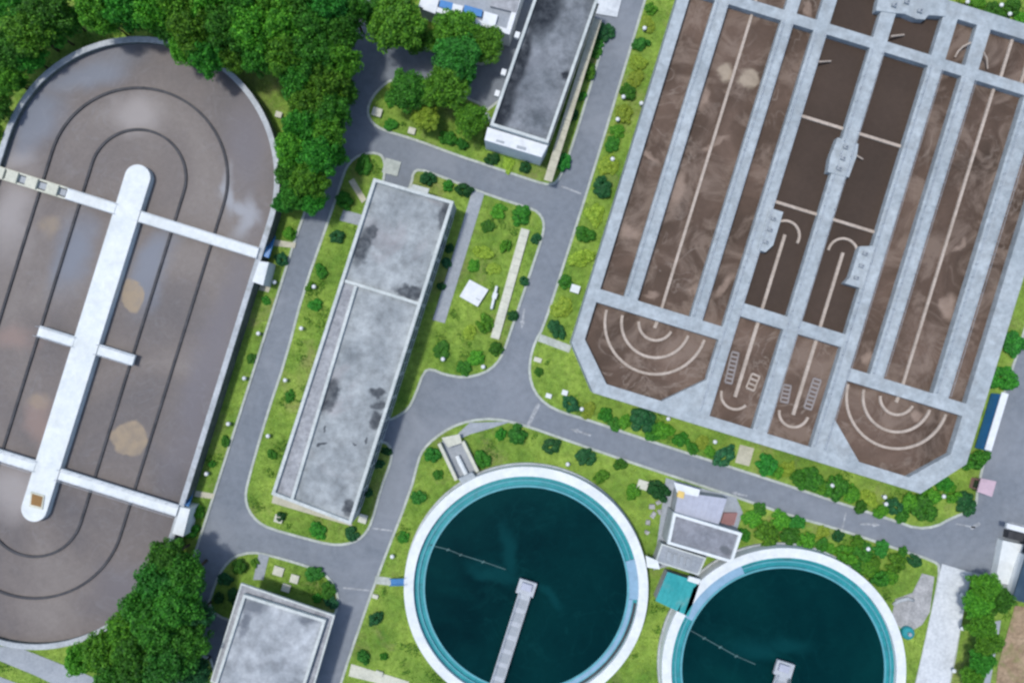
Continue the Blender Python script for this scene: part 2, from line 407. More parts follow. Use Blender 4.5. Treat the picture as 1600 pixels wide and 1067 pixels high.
M['scum'] = surf('tan_scum', (0.21, 0.165, 0.115), (0.29, 0.235, 0.17), 0.6, 0.8, 2.0, 0.25)
M['scum_pale'] = surf('pale_scum', (0.24, 0.20, 0.15), (0.37, 0.315, 0.24), 0.7, 0.8, 2.0, 0.3)

# ------------------------------------------------------------------ ground, road, lawns
def struct(name, geo, mat, parent=None):
    o = obj(name, geo, mat, parent, base=None if parent is None else (0, 0, 0))
    if parent is None: o['kind'] = 'structure'
    return o

struct('ground', sheet([(-900, -900), (900, -900), (900, 900), (-900, 900)], -0.02), M['ground'])
road = struct('road', sheet(PP([(240, -160), (1800, -160), (1800, 1260), (240, 1260)]), 0.0), M['asphalt'])

LAWNS = []          # world polygons where grass grows
NOGRASS = []        # world polygons of paths and slabs on them
def lawn(pts, smooth=1, z=0.10, kerb=True):
    xy = PP(chaikin(pts, smooth) if smooth else pts)
    o = struct('lawn', prism(xy, -0.01, z), M['lawn'])
    if kerb:
        k = obj('kerb', ring(offset(xy, -0.12), offset(xy, 0.26), -0.01, z + 0.05), M['kerb'], o, base=(0, 0, 0))
    LAWNS.append(offset(xy, 0.3))
    return o

def path(pts, mat, z=0.165, name='path'):
    xy = PP(pts); NOGRASS.append(xy)
    return struct(name, prism(xy, 0.05, z), mat)

lawn([(548, 30), (545, 90), (537, 200), (512, 258), (477, 327), (422, 502), (346, 740), (309, 854), (290, 915), (272, 980), (262, 1040), (240, 1100),
      (-300, 1100), (-300, -200), (560, -200)])
lawn([(386, 755), (416, 650), (447, 558), (473, 457), (518, 330), (534, 280), (541, 261), (553, 247), (571, 239), (588, 239), (599, 244), (603, 262),
      (597, 300), (632, 310), (643, 285), (645, 270), (655, 264), (686, 274), (743, 297), (805, 318), (835, 327), (847, 338), (851, 352), (848, 370),
      (841, 392), (805, 499), (788, 550), (776, 570), (756, 584), (726, 591), (695, 586), (674, 577), (663, 581), (650, 617), (639, 639), (622, 651),
      (608, 657), (590, 652), (580, 690), (603, 689), (612, 700), (613, 712), (610, 726), (596, 763), (582, 815), (573, 832), (560, 844), (540, 851), (515, 851), (476, 841),
      (422, 826), (402, 815), (388, 797), (383, 777)])
lawn([(610, 124), (588, 143), (576, 162), (574, 180), (582, 194), (599, 205), (647, 219), (717, 245), (760, 259), (816, 278), (850, 289), (866, 289), (876, 277),
      (892, 239), (943, 70), (950, 45), (935, 35), (870, 60), (768, 176), (743, 157), (700, 145), (650, 118)])
lawn([(576, -150), (578, 30), (592, 60), (620, 67), (692, 84), (772, 108), (806, 20), (840, -150)])
lawn([(1055, -160), (1007, 0), (929, 260), (878, 420), (848, 512), (836, 532), (828, 558), (826, 585), (834, 612), (852, 632), (878, 645), (917, 656), (993, 682),
      (1103, 718), (1210, 752), (1302, 783), (1395, 813), (1431, 826), (1462, 823), (1487, 809), (1524, 795), (1528, 760), (1545, 690), (1562, 635), (1600, 520), (1700, 190), (1800, -160)])
lawn([(653, 718), (661, 701), (678, 684), (703, 667), (734, 656), (774, 653), (816, 662), (912, 696), (985, 721), (1052, 743), (1134, 770), (1175, 784), (1234, 804), (1322, 829),
      (1403, 857), (1459, 875), (1469, 885), (1462, 930), (1432, 1067), (1390, 1230), (480, 1230), (532, 1067), (546, 1023), (588, 902), (641, 767)])
lawn([(1512, 893), (1530, 897), (1548, 908), (1700, 955), (1700, 1230), (1440, 1230), (1484, 1067)])
lawn([(323, 950), (337, 908), (349, 885), (366, 868), (394, 861), (420, 866), (450, 874), (498, 889), (515, 902), (526, 919), (530, 939), (524, 962), (470, 1000), (356, 970)])
lawn([(313, 1022), (336, 1030), (336, 1100), (290, 1100)])

path([(738, 298), (757, 303), (732, 385), (695, 505), (676, 500), (712, 385)], M['path'])
path([(545, 284), (553, 279), (573, 312), (566, 318)], M['path_cream'])
path([(537, 328), (566, 336), (562, 353), (531, 345)], M['path'])
path([(603, 247), (627, 254), (621, 276), (597, 270)], M['kerb'], 0.18)
path([(845, 522), (893, 540), (889, 551), (840, 533)], M['kerb'])
path([(1156, 694), (1178, 700), (1170, 728), (1148, 722)], M['path_cream'])
path([(426, 374), (463, 380), (461, 388), (423, 384)], M['path_cream'])
path([(307, 766), (336, 771), (333, 779), (304, 775)], M['path_cream'])
path([(408, 443), (424, 447), (420, 457), (405, 453)], M['path_cream'])
path([(405, 864), (421, 868), (412, 905), (396, 905)], M['path'])
path([(-60, 1000), (40, 1014), (110, 1042), (190, 1075), (120, 1085), (56, 1054), (0, 1031), (-60, 1010)], M['path'])
path([(-60, 1040), (0, 1056), (30, 1067), (90, 1090), (-60, 1090)], M['path'])
path([(549, 1036), (640, 1064), (630, 1076), (545, 1055)], M['cream'])
path([(1471, 880), (1517, 894), (1482, 1067), (1440, 1230), (1384, 1230), (1430, 1067)], M['drive'], 0.17)
path([(1440, 895), (1459, 900), (1452, 955), (1440, 975), (1415, 990), (1392, 965), (1398, 935), (1425, 925)], M['gravel'])
path([(1585, 945), (1700, 960), (1700, 1230), (1540, 1230), (1558, 1040)], M['soil'])
path([(1552, 970), (1563, 968), (1558, 1000), (1546, 1067), (1536, 1067), (1550, 1010)], M['path'])
path([(924, -14), (972, -4), (964, 28), (928, 22)], M['drive'], 0.18)
path([(734, 660), (800, 658), (770, 668), (735, 678), (722, 684), (715, 678)], M['path'])
path([(428, 770), (545, 808), (552, 822), (425, 785)], M['path_cream'])
path([(1040, 746), (1150, 777), (1160, 800), (1140, 860), (1020, 890), (1026, 850)], M['path'])
path([(750, 196), (770, 190), (764, 178), (745, 170)], M['path'], 0.17)

# painted lines and arrows
def mark(pts, mat=None):
    return obj('road_marking', sheet(PP(pts), 0.006), mat or M['white_paint'], road, base=(0, 0, 0))
def line_mark(a, b, w_):
    a = np.array(a, float); b = np.array(b, float); t = (b-a)/np.linalg.norm(b-a); n = np.array((-t[1], t[0]))*w_/2
    mark([tuple(a+n), tuple(b+n), tuple(b-n), tuple(a-n)])
def arrow(c, d, L=34, w_=3.2, hw=8):
    c = np.array(c, float); d = np.array(d, float); d /= np.linalg.norm(d); n = np.array((-d[1], d[0]))
    t0, t1, t2 = c - d*L/2, c + d*L*0.12, c + d*L/2
    mark([tuple(q) for q in (t0+n*w_/2, t1+n*w_/2, t1+n*hw/2, t2, t1-n*hw/2, t1-n*w_/2, t0-n*w_/2)])
line_mark((842, 630), (824, 667), 6)
line_mark((1322, 800), (1316, 826), 2.4)
line_mark((582, 825), (613, 829), 2.6)
line_mark((536, 918), (584, 923), 2.6)
line_mark((877, 291), (908, 303), 3)
line_mark((1494, 818), (1524, 824), 2.4); line_mark((1517, 826), (1531, 817), 5)
line_mark((1575, 818), (1650, 836), 7)
arrow((817, 498), (-0.12, 1), 32); arrow((907, 675), (-0.95, -0.3), 34); arrow((1360, 819), (0.97, 0.05), 32); arrow((1155, 772), (-0.95, -0.2), 26)

# ------------------------------------------------------------------ oval oxidation ditch
CT, CB = np.array((216., 278.)), np.array((55., 794.))
AXV = (CB - CT)/np.linalg.norm(CB - CT)
def stad(R, z, n=40, R2=None):
    """stadium outline, radius R in photo pixels"""
    a = atan2(AXV[1], AXV[0]); pts = []
    for k in range(n+1):
        th = a + pi/2 + pi*k/n; pts.append((CT[0]+R*cos(th), CT[1]+R*sin(th)))
    for k in range(n+1):
        th = a - pi/2 + pi*k/n; pts.append((CB[0]+R*cos(th), CB[1]+R*sin(th)))
    return PP(pts, z)
ZT1, ZW1 = 3.0, 2.1
t1 = thing('oval_tank', 'long grey oval ditch tank with dark curved baffles and white central island', 'tank', (*P(135, 536), 0))
NOGRASS.append(stad(222, ZT1))
obj('outer_wall', ring(stad(220, ZT1), stad(213, ZT1), -0.01, ZT1-0.2), M['conc_deep'], t1)
obj('coping', ring(stad(221, ZT1), stad(212.5, ZT1), ZT1-0.2, ZT1), M['conc_rim'], t1)
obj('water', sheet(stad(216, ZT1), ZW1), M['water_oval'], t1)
for R in (140, 75):
    obj('baffle', ring(stad(R+1.9, ZW1), stad(R-1.9, ZW1), 1.0, ZW1+0.22), M['conc_dark'], t1)
# island: slightly wider in the middle than at its round ends
isl = obj('island', prism(stad(20, ZT1), 0.5, ZT1+0.25), M['conc_white'], t1)
def along(s):      # point on the axis, s = 0 at the top centre, 1 at the bottom centre
    return CT + (CB-CT)*s
PER = np.array((-AXV[1], AXV[0])); PER = PER if PER[0] > 0 else -PER
def bridge(s, p0, p1, width, name='footbridge', z=ZT1+0.32, parent=None):
    a = along(s) + PER*p0; b = along(s) + PER*p1; h = AXV*width/2
    return obj(name, prism(PP([tuple(a-h), tuple(b-h), tuple(b+h), tuple(a+h)], z), z-0.45, z), M['conc_white'], t1)
def rails(s, p0, p1, width, par, z=ZT1+0.32):
    g = []
    for sd in (-1, 1):
        a = along(s) + PER*p0 + AXV*sd*(width/2-1); b = along(s) + PER*p1 + AXV*sd*(width/2-1)
        A = P(*a, z); B = P(*b, z)
        g.append(tube([(*A, z+1.0), (*B, z+1.0)], 0.028, 5)); g.append(tube([(*A, z+0.5), (*B, z+0.5)], 0.02, 5))
        n = max(2, int(hypot(B[0]-A[0], B[1]-A[1])/1.6))
        for k in range(n+1):
            x = A[0]+(B[0]-A[0])*k/n; y = A[1]+(B[1]-A[1])*k/n
            g.append(tube([(x, y, z-0.02), (x, y, z+1.0)], 0.025, 5))
    return obj('railing', merge(*g), M['metal'], par)
s1 = 0.105
for s, p0, p1, wd in ((s1, 20, 213, 18), (0.508, -78, -20, 17), (0.508, 20, 78, 17), (0.885, 20, 213, 18), (0.885, -213, -20, 18), (s1, -100, -20, 18)):
    bq = bridge(s, p0, p1, wd)
    rails(s, p0, p1, wd, bq)
# rotor bridge, left of the island: two beams with cross plates and dark rotors between them
zb = ZT1+0.32
def bar(s_off, p0, p1, wpx, z0, z1, name, mat, base_s=s1):
    a = along(base_s) + PER*p0 + AXV*s_off; b = along(base_s) + PER*p1 + AXV*s_off; h = AXV*wpx/2
    return obj(name, prism(PP([tuple(a-h), tuple(b-h), tuple(b+h), tuple(a+h)], z1), z0, z1), mat, t1)
bar(-8, -213, -100, 3, zb-0.4, zb, 'beam', M['cream']); bar(8, -213, -100, 3, zb-0.4, zb, 'beam', M['cream'])
for k, p in enumerate((-212, -190, -158, -124)):
    bar(0, p-9, p+9, 17, zb-0.3, zb+0.25, 'motor_cover', M['cream'])
for p in (-202, -174, -141, -109):
    bar(0, p-8, p+8, 10, zb-0.7, zb-0.25, 'rotor', M['metal_grey'])
def plat(pts, z, name, mat, par, z0=0.0):
    return obj(name, prism(PP(pts, z), z0, z), mat, par)
plat([(405, 408), (420, 410), (411, 446), (394, 440)], ZT1+0.36, 'platform', M['conc_white'], t1)
plat([(282, 792), (297, 795), (286, 838), (269, 833)], ZT1+0.36, 'platform', M['conc_white'], t1)
hatch = obj('hatch', prism(PP([(48, 768), (69, 774), (66, 796), (45, 791)], ZT1+0.4), ZT1+0.2, ZT1+0.42), M['cream'], isl)
obj('grating', prism(PP([(50, 771), (67, 776), (64, 792), (48, 788)], ZT1+0.44), ZT1+0.3, ZT1+0.45), M['brown'], isl)
# blue stairs on the outer wall
def stairs(px, d, n, wpx, run, ztop, name, mat, par):
    d = np.array(d, float); d /= np.linalg.norm(d); nn = np.array((-d[1], d[0])); g = []
    for k in range(n):
        z = ztop*(1-(k+0.5)/n); c = np.array(px, float) + d*run*(k+0.5)/n
        q = [tuple(c+d*run/n*.45*a+nn*wpx/2*b) for a, b in ((-1, -1), (1, -1), (1, 1), (-1, 1))]
        g.append(prism(PP(q, z), z-0.06, z))
    for b in (-1, 1):
        A = np.array(px, float)+nn*wpx/2*b; B = A + d*run
        g.append(tube([(*P(*A, ztop), ztop), (*P(*B, 0), 0.0)], 0.06, 5)); g.append(tube([(*P(*A, ztop+1), ztop+1), (*P(*B, 1), 1.0)], 0.03, 5))
        g.append(tube([(*P(*A, ztop), ztop), (*P(*A, ztop+1), ztop+1)], 0.03, 5)); g.append(tube([(*P(*B, 0), 0.0), (*P(*B, 1), 1.0)], 0.03, 5))
    return obj(name, merge(*g), mat, par)
stairs((416, 402), -AXV, 12, 8, 36, ZT1, 'stair', M['blue'], t1)
stairs((291, 790), -AXV, 12, 8, 26, ZT1, 'stair', M['blue'], t1)

# ------------------------------------------------------------------ aeration basin
ZT2, ZW2 = 4.0, 2.9
def uv(u, v): return (1058 + u*0.956 - v*0.294, u*0.294 + v*0.956)
def UV(pts, z): return PP([uv(a, b) for a, b in pts], z)
t2 = thing('aeration_basin', 'large pale concrete basin of long brown water lanes with walkways', 'tank', (*P(1250, 380), 0))
t2_out = [(0, -124), (645, -124), (645, 560), (590, 625), (55, 625), (0, 560)]
t2_in = [(18, -100), (617, -100), (617, 552), (565, 606), (71, 606), (18, 549)]
NOGRASS.append(UV(t2_out, ZT2))
obj('outer_wall', ring(UV(t2_out, ZT2), UV(t2_in, ZT2), -0.01, ZT2), M['conc_light'], t2)
obj('water', sheet(UV([(10, -110), (626, -110), (626, 560), (570, 614), (66, 614), (10, 555)], ZW2), ZW2), M['water_sludge'], t2)
for u0, u1, v0, v1 in ((238, 310, -100, 422), (333, 405, -100, 422)):
    obj('settled_water', sheet(UV([(u0-4, v0), (u1+4, v0), (u1+4, v1), (u0-4, v1)], ZW2), ZW2+0.008), M['water_still'], t2)
def w2(name, u0, u1, v0, v1, z=ZT2-0.006, mat=None, z0=0.5, par=None):
    return obj(name, prism(UV([(u0, v0), (u1, v0), (u1, v1), (u0, v1)], z), z0, z), mat or M['conc_light'], par or t2)
def rail2(u0, v0, u1, v1, par, z=ZT2):
    A = P(*uv(u0, v0), z); B = P(*uv(u1, v1), z)
    g = [tube([(*A, z+1.0), (*B, z+1.0)], 0.025, 4), tube([(*A, z+0.5), (*B, z+0.5)], 0.018, 4)]
    n = max(2, int(hypot(B[0]-A[0], B[1]-A[1])/2.0))
    for k in range(n+1):
        x = A[0]+(B[0]-A[0])*k/n; y = A[1]+(B[1]-A[1])*k/n
        g.append(tube([(x, y, z-0.02), (x, y, z+1.0)], 0.03, 4))
    return obj('railing', merge(*g), M['metal'], par)
for u0, u1, v1 in ((57, 79, 468), (165, 185, 468), (218, 239, 607), (310, 333, 607), (405, 428, 607), (460, 482, 471), (563, 588, 471)):
    wq = w2('walkway', u0, u1, -101, v1)
    rail2(u0+3, -14, u0+3, v1-4, wq); rail2(u1-3, -14, u1-3, v1-4, wq)
for u0, u1, v0, v1 in ((17, 618, -34, -17), (17, 219, 467, 488), (238, 406, 422, 443), (427, 618, 470, 490)):
    w2('cross_walkway', u0, u1, v0, v1, ZT2-0.003)
obj('corner_deck', prism(UV([(160, 607), (218.5, 553), (218.5, 607)], ZT2), 0.5, ZT2-0.012), M['conc_light'], t2)
obj('corner_deck', prism(UV([(427, 553), (485, 607), (427, 607)], ZT2), 0.5, ZT2-0.012), M['conc_light'], t2)
ZB = ZW2 + 0.3
def baf(pts, wpx=4.2):
    return obj('baffle', band(UV(pts, ZB), wpx*S, 0.6, ZB), M['baffle'], t2)
def arc(c, r, a0, a1, n=26):
    return [(c[0]+r*cos(radians(a0+(a1-a0)*k/(n-1))), c[1]+r*sin(radians(a0+(a1-a0)*k/(n-1)))) for k in range(n)]
baf([(118.5, -17), (118.5, 467)]); baf([(514, -17), (514, 470)]); baf([(519, -100), (519, -34)]); baf([(552, -100), (552, -34)]); baf([(118, -100), (118, -34)])
for cu in (117, 512):
    for r, a0, a1 in ((80, 2, 178), (54, 4, 176), (27, 12, 168)):
        baf(arc((cu, 492), r, a0, a1), 4.0)
    baf([(cu+1, 489), (cu, 500)], 5)
for cu, side in ((269, 1), (364, -1)):
    baf([(cu, 301), (cu, 422)], 4.6); baf([(cu, 443), (cu, 566)], 5.2); baf(arc((cu, 302), 23, 165 if side == 1 else 175, 375 if side == 1 else 365), 3.6)
    ll = arc((cu, 562), 23, 178, 30) if side == 1 else arc((cu, 562), 23, 2, 172)
    baf(ll, 3.8)
for v in (116, 256):
    baf([(239, v), (310, v)], 4.5); baf([(333, v), (405, v)], 4.5)
def rack(px0, px1, wpx, n, mat):
    """ladder-shaped diffuser rack between two photo points"""
    a = np.array(px0, float); b = np.array(px1, float); t = (b-a)/np.linalg.norm(b-a); nn = np.array((-t[1], t[0])); z = ZW2+0.1; g = []
    for sd in (-1, 1):
        g.append(tube([(*P(*(a+nn*sd*wpx/2), z), z), (*P(*(b+nn*sd*wpx/2), z), z)], 0.14, 6))
    for k in range(n):
        c = a + (b-a)*k/(n-1)
        g.append(tube([(*P(*(c-nn*wpx/2), z), z), (*P(*(c+nn*wpx/2), z), z)], 0.2, 6))
    return obj('diffuser_rack', merge(*g), mat, t2)
rack((1149, 551), (1138, 598), 11, 8, M['rackm']); rack((1181, 586), (1172, 608), 13, 4, M['baffle'])
rack((1230, 602), (1225, 628), 12, 5, M['rackm']); rack((1277, 593), (1262, 638), 12, 8, M['rackm'])
# equipment platforms standing proud of the walkways
def plat2(pts, z, name='platform'):
    o = obj(name, prism(PP(pts, z), 2.0, z), M['conc_light'], t2)
    return o
p1 = plat2([uv(*q) for q in ((234, 268), (256, 268), (256, 322), (248, 336), (234, 336))], ZT2+0.14)
p2 = plat2([uv(*q) for q in ((409, 276), (386, 284), (386, 334), (380, 346), (409, 346))], ZT2+0.14)
p3 = plat2([uv(*q) for q in ((303, 132), (337, 132), (340, 150), (338, 186), (304, 188), (301, 165))], ZT2+0.14)
p4 = plat2([(1369, 17), (1372, 0), (1380, -22), (1482, -2), (1478, 26), (1451, 24), (1445, 31), (1432, 30), (1413, 22), (1392, 20)], ZT2+0.14)
for par, spots in ((p1, ((245, 282), (245, 300), (244, 320))), (p2, ((398, 292), (398, 312), (396, 332))), (p3, ((320, 142), (321, 160), (320, 177)))):
    for a, b in spots:
        x, y = P(*uv(a, b), ZT2+0.5)
        obj('gate_spindle', merge(box((x, y, ZT2+0.13), (0.7, 0.5, 0.45), -0.3), tube([(x, y, ZT2+0.5), (x, y, ZT2+1.2)], 0.09, 8)), M['metal_grey'], t2)
for a, b in ((1418, 3), (1438, 17), (1398, 8)):
    x, y = P(a, b, ZT2+0.5)
    obj('gate_spindle', merge(box((x, y, ZT2+0.13), (0.7, 0.5, 0.45), -0.3), tube([(x, y, ZT2+0.5), (x, y, ZT2+1.2)], 0.09, 8)), M['metal_grey'], t2)
def pipe2(pts, r, mat, name='outlet_pipe'):
    return obj(name, tube([(*P(a, b, z), z) for a, b, z in pts], r, 8), mat, t2)
pipe2([(1278, 97, 3.9), (1298, 96, 3.2)], 0.14, M['baffle']); pipe2([(1393, 57, 3.9), (1412, 55, 3.2)], 0.16, M['baffle'])
pipe2([(1333, 240, 3.9), (1348, 249, 3.2)], 0.14, M['baffle'])
pipe2([(1492, 90, 3.1), (1497, 81, 3.4), (1505, 73, 3.8), (1517, 67, 4.1)], 0.14, M['baffle'], 'hose')
pipe2([(1537, 82, 4.1), (1542, 92, 3.8), (1543, 108, 3.2)], 0.12, M['baffle'], 'hose')

# ------------------------------------------------------------------ round clarifiers
def clarifier(c, label, hubz, skim):
    zt, zl, zw = 2.6, 1.9, 2.15
    C = P(c[0], c[1], zt); k = S*(H-zt)/H
    t = thing('clarifier', label, 'tank', (*C, 0), 'round clarifiers')
    NOGRASS.append(circle(C, 192*k))
    rg = lambda a, b, z0, z1, n=128: ring(circle(C, a*k, n), circle(C, b*k, n), z0, z1)
    obj('outer_wall', rg(191, 176, -0.01, zt), M['conc_white'], t)
    obj('plinth', rg(193.5, 190.5, -0.01, 0.5), M['conc_rim'], t)
    obj('launder', rg(177, 160, 0.5, zl), M['teal'], t)
    obj('weir', rg(170, 168, 1.0, zl+0.28), M['teal_lip'], t)
    obj('weir', rg(161.5, 158.5, 0.6, zw+0.16), M['teal_lip'], t)
    obj('water', sheet(circle(C, 159*k, 128), zw), M['water_teal'], t)
    # hub and rotating bridge
    d = np.array((-0.30, 0.954)); n_ = np.array((d[1], -d[0]))
    Hc = P(c[0], c[1], 3.2)
    hub = obj('centre_pier', ([(x+Hc[0], y+Hc[1], z) for x, y, z in lathe([(1.1, 0.3), (1.1, 2.8), (0.9, 2.9), (0.9, 3.3)], 20)[0]], lathe([(1.1, 0.3), (1.1, 2.8), (0.9, 2.9), (0.9, 3.3)], 20)[1]), M['metal_grey'], t)
    q = [(np.array(c, float)+d*a+n_*b) for a, b in ((-13, -14), (10, -14), (10, 14), (-13, 14))]
    obj('drive_platform', prism(PP([tuple(x) for x in q], 3.35), 2.9, 3.35), M['metal'], hub)
    q = [(np.array(c, float)+d*a+n_*b) for a, b in ((-8, -8), (3, -8), (3, 8), (-8, 8))]
    obj('motor', prism(PP([tuple(x) for x in q], 3.9), 3.3, 3.9), M['lavender'], hub)
    z = 3.1
    q = [(np.array(c, float)+d*a+n_*b) for a, b in ((8, -9.5), (188, -9.5), (188, 9.5), (8, 9.5))]
    br = obj('bridge', prism(PP([tuple(x) for x in q], z), z-0.35, z), M['metal'], t)
    for sd in (-1, 1):
        A = P(*(np.array(c, float)+d*8+n_*9*sd), z); B = P(*(np.array(c, float)+d*188+n_*9*sd), z)
        g = [tube([(*A, z+1.0), (*B, z+1.0)], 0.035, 5), tube([(*A, z+0.5), (*B, z+0.5)], 0.025, 5), tube([(*A, z+0.06), (*B, z+0.06)], 0.07, 5)]
        for i in range(13):
            x = A[0]+(B[0]-A[0])*i/12; y = A[1]+(B[1]-A[1])*i/12; g.append(tube([(x, y, z), (x, y, z+1.0)], 0.035, 5))
        obj('railing', merge(*g), M['metal'], br)
    for i in range(24):   # grating panels of the deck
        a0 = 10 + i*7.4
        q = [(np.array(c, float)+d*a+n_*b) for a, b in ((a0, -7.6), (a0+6.7, -7.6), (a0+6.7, 7.6), (a0, 7.6))]
        obj('deck_panel', prism(PP([tuple(x) for x in q], z+0.03), z-0.02, z+0.03), M['metal_grey'] if i % 3 else M['metal'], br)
    # scum skimmer pipe just awash
    pts = [(*P(a, b, zw), zw+0.05) for a, b in skim]
    obj('skimmer_pipe', tube(pts, 0.075, 6), M['skim'], t)
    for a, b in skim[1:-1]:
        x, y = P(a, b, zw); obj('skimmer_bracket', box((x, y, zw-0.2), (0.5, 0.25, 0.4), 0.4), M['skim'], t)
    return t, C, k
c1, C1, k1 = clarifier((822, 920), 'round clarifier with dark green water at bottom centre, the fuller visible one', 3, [(672, 851), (700, 858), (720, 866), (755, 877), (790, 889)])
c2, C2, k2 = clarifier((1225, 1047), 'round clarifier with dark green water cut off at the bottom right', 3, [(1075, 982), (1100, 996), (1125, 1010), (1150, 1024), (1180, 1037)])
def cover(C, k, a0, a1, par, z=2.22):
    o = [(C[0]+r*k*cos(a), C[1]+r*k*sin(a)) for r in (177.5,) for a in np.linspace(radians(a0), radians(a1), 20)]
    i = [(C[0]+159*k*cos(a), C[1]+159*k*sin(a)) for a in np.linspace(radians(a1), radians(a0), 20)]
    obj('launder_cover', prism(o+i, z-0.06, z), M['pale_blue'], par)
cover(C1, k1, -6, 15, c1); cover(C2, k2, 112, 152, c2)
def arc_pts(C, r, a0, a1, n=40): return [(C[0]+r*cos(radians(a0+(a1-a0)*q/(n-1))), C[1]+r*sin(radians(a0+(a1-a0)*q/(n-1)))) for q in range(n)]
obj('inner_lip', band(arc_pts(C1, 164*k1, -112, -6.2), 0.8, 1.9, 2.2), M['pale_blue'], c1)
obj('dark_groove', band(arc_pts(C1, 173*k1, -112, -8), 0.42, 1.85, 1.96), M['conc_dark'], c1)  # dark band laid on the launder floor along the groove
st = thing('access_stair', 'short blue stair climbing to the rim on the left of a clarifier', 'stair', (*P(612, 908), 0))
stairs((632, 909), (-1, 0.03), 10, 10, 24, 2.6, 'flight', M['blue'], st)
path([(587, 899), (611, 902), (611, 914), (585, 911)], M['kerb'])
fb = thing('link_slab', 'white slab bridging from the clarifier rim to the pump room', 'walkway', (*P(1018, 882), 0))
obj('deck', prism(PP([(1009, 868), (1028, 876), (1031, 889), (1011, 886)], 2.55), 2.2, 2.55), M['conc_white'], fb)
obj('support', prism(PP([(1016, 876), (1024, 879), (1023, 885), (1015, 883)], 2.2), 0, 2.2), M['conc_rim'], fb)

# ------------------------------------------------------------------ buildings
def lerp(a, b, t): return (a[0]+(b[0]-a[0])*t, a[1]+(b[1]-a[1])*t)
def building(name, label, corners, h, roofmat, wallmat, parmat, par_w=5, par_h=0.45, cat='building', windows=(), eave=0.0, win_h=1.2, group=None):
    """corners: roof outline in photo pixels at roof height"""
    xy = PP(corners, h); cx = sum(p[0] for p in xy)/len(xy); cy = sum(p[1] for p in xy)/len(xy)
    t = thing(name, label, cat, (cx, cy, 0), group)
    NOGRASS.append(xy)
    outer = xy
    wl = offset(orient(xy), eave) if eave else orient(xy)
    obj('wall', prism(wl, -0.01, h-0.03), wallmat, t)
    obj('roof', prism(offset(orient(outer), 0.01) , h-0.3 if eave else h-0.028, h), roofmat, t)
    o2 = orient(outer)
    if par_w: obj('parapet', ring(offset(o2, -0.03), offset(o2, par_w*S), h-0.2, h+par_h), parmat, t)
    for i0, n, f0, f1, z0, ww in windows:      # along edge i0 of the wall polygon, n windows between fractions
        a, b = wl[i0], wl[(i0+1) % len(wl)]
        L = hypot(b[0]-a[0], b[1]-a[1]); d = ((b[0]-a[0])/L, (b[1]-a[1])/L); nn = (d[1], -d[0]); rz = atan2(d[1], d[0])
        for k in range(n):
            f = f0 + (f1-f0)*(k+0.5)/n; c = lerp(a, b, f)
            fr = obj('window', box((c[0]+nn[0]*0.0, c[1]+nn[1]*0.0, z0), (ww, 0.08, win_h), rz), M['parapet'], t)
            for sd in (-1, 1):
                q = (c[0]+nn[0]*0.01+d[0]*sd*ww*.245, c[1]+nn[1]*0.01+d[1]*sd*ww*.245)
                obj('pane', box((q[0], q[1], z0+0.05), (ww*.46, 0.1, win_h-0.1), rz), M['glass'], fr)
            obj('sill', box((c[0]+nn[0]*0.06, c[1]+nn[1]*0.06, z0-0.08), (ww+0.1, 0.12, 0.08), rz), M['parapet'], fr)
    return t
zb2 = 5.4
M['roof_b2'] = surf('weathered_roof', (0.165, 0.185, 0.195), (0.32, 0.345, 0.35), 0.17, 0.9, 0.8, 0.38, dirt=(0.29, 0.265, 0.27), dirt_scale=0.12, dirt_lo=.55, dirt_hi=.8,
    stains_and_shade=[wpt(566, 385, 12, 27, zb2, -0.3), wpt(580, 362, 10, 8, zb2), wpt(697, 338, 10, 21, zb2, -0.3), wpt(643, 457, 27, 9, zb2, -0.25), wpt(648, 463, 15, 9, zb2),
            wpt(518, 615, 11, 22, zb2, -0.3), wpt(510, 632, 10, 12, zb2), wpt(590, 613, 12, 7, zb2), wpt(594, 632, 10, 8, zb2), wpt(588, 655, 9, 12, zb2),
            wpt(545, 793, 8, 12, zb2), wpt(507, 672, 3, 4, zb2), wpt(504, 694, 6, 3, zb2), wpt(573, 688, 3, 3, zb2), wpt(552, 695, 3, 2, zb2)], stain_shade_col=(0.045, 0.052, 0.06), soft=0.35, wob=1.3, wscale=0.55)
M['roof_strip'] = surf('roof_gutter', (0.215, 0.225, 0.24), (0.30, 0.31, 0.325), 0.4, 0.85, 1.6, 0.3, dirt=(0.15, 0.15, 0.17), dirt_scale=0.4, dirt_lo=.55, dirt_hi=.75)
zb1 = 5.6
M['roof_b1'] = surf('dark_roof', (0.085, 0.098, 0.11), (0.175, 0.19, 0.205), 0.2, 0.9, 0.8, 0.35, dirt=(0.19, 0.20, 0.22), dirt_scale=0.15, dirt_lo=.5, dirt_hi=.8,
    stains_and_shade=[wpt(848, 12, 26, 44, zb1, -0.35), wpt(786, 172, 14, 34, zb1, -0.35), wpt(812, 100, 10, 60, zb1, -0.35), wpt(883, 118, 7, 8, zb1)], stain_shade_col=(0.012, 0.016, 0.022), soft=0.45, wob=1.0)  # left-edge strips: parapet shadow painted into the roof colour
M['roof_b3'] = surf('mottled_roof', (0.185, 0.205, 0.22), (0.375, 0.40, 0.42), 0.25, 0.9, 0.7, 0.35, dirt=(0.16, 0.17, 0.185), dirt_scale=0.22, dirt_lo=.52, dirt_hi=.8,
    stains_and_shade=[wpt(397, 945, 22, 12, 5.5), wpt(383, 975, 6, 22, 5.5, -0.3), wpt(480, 965, 12, 9, 5.5)], stain_shade_col=(0.12, 0.135, 0.155), soft=0.5, wob=1.5)  # strip at the left edge is the parapet's shadow, painted in
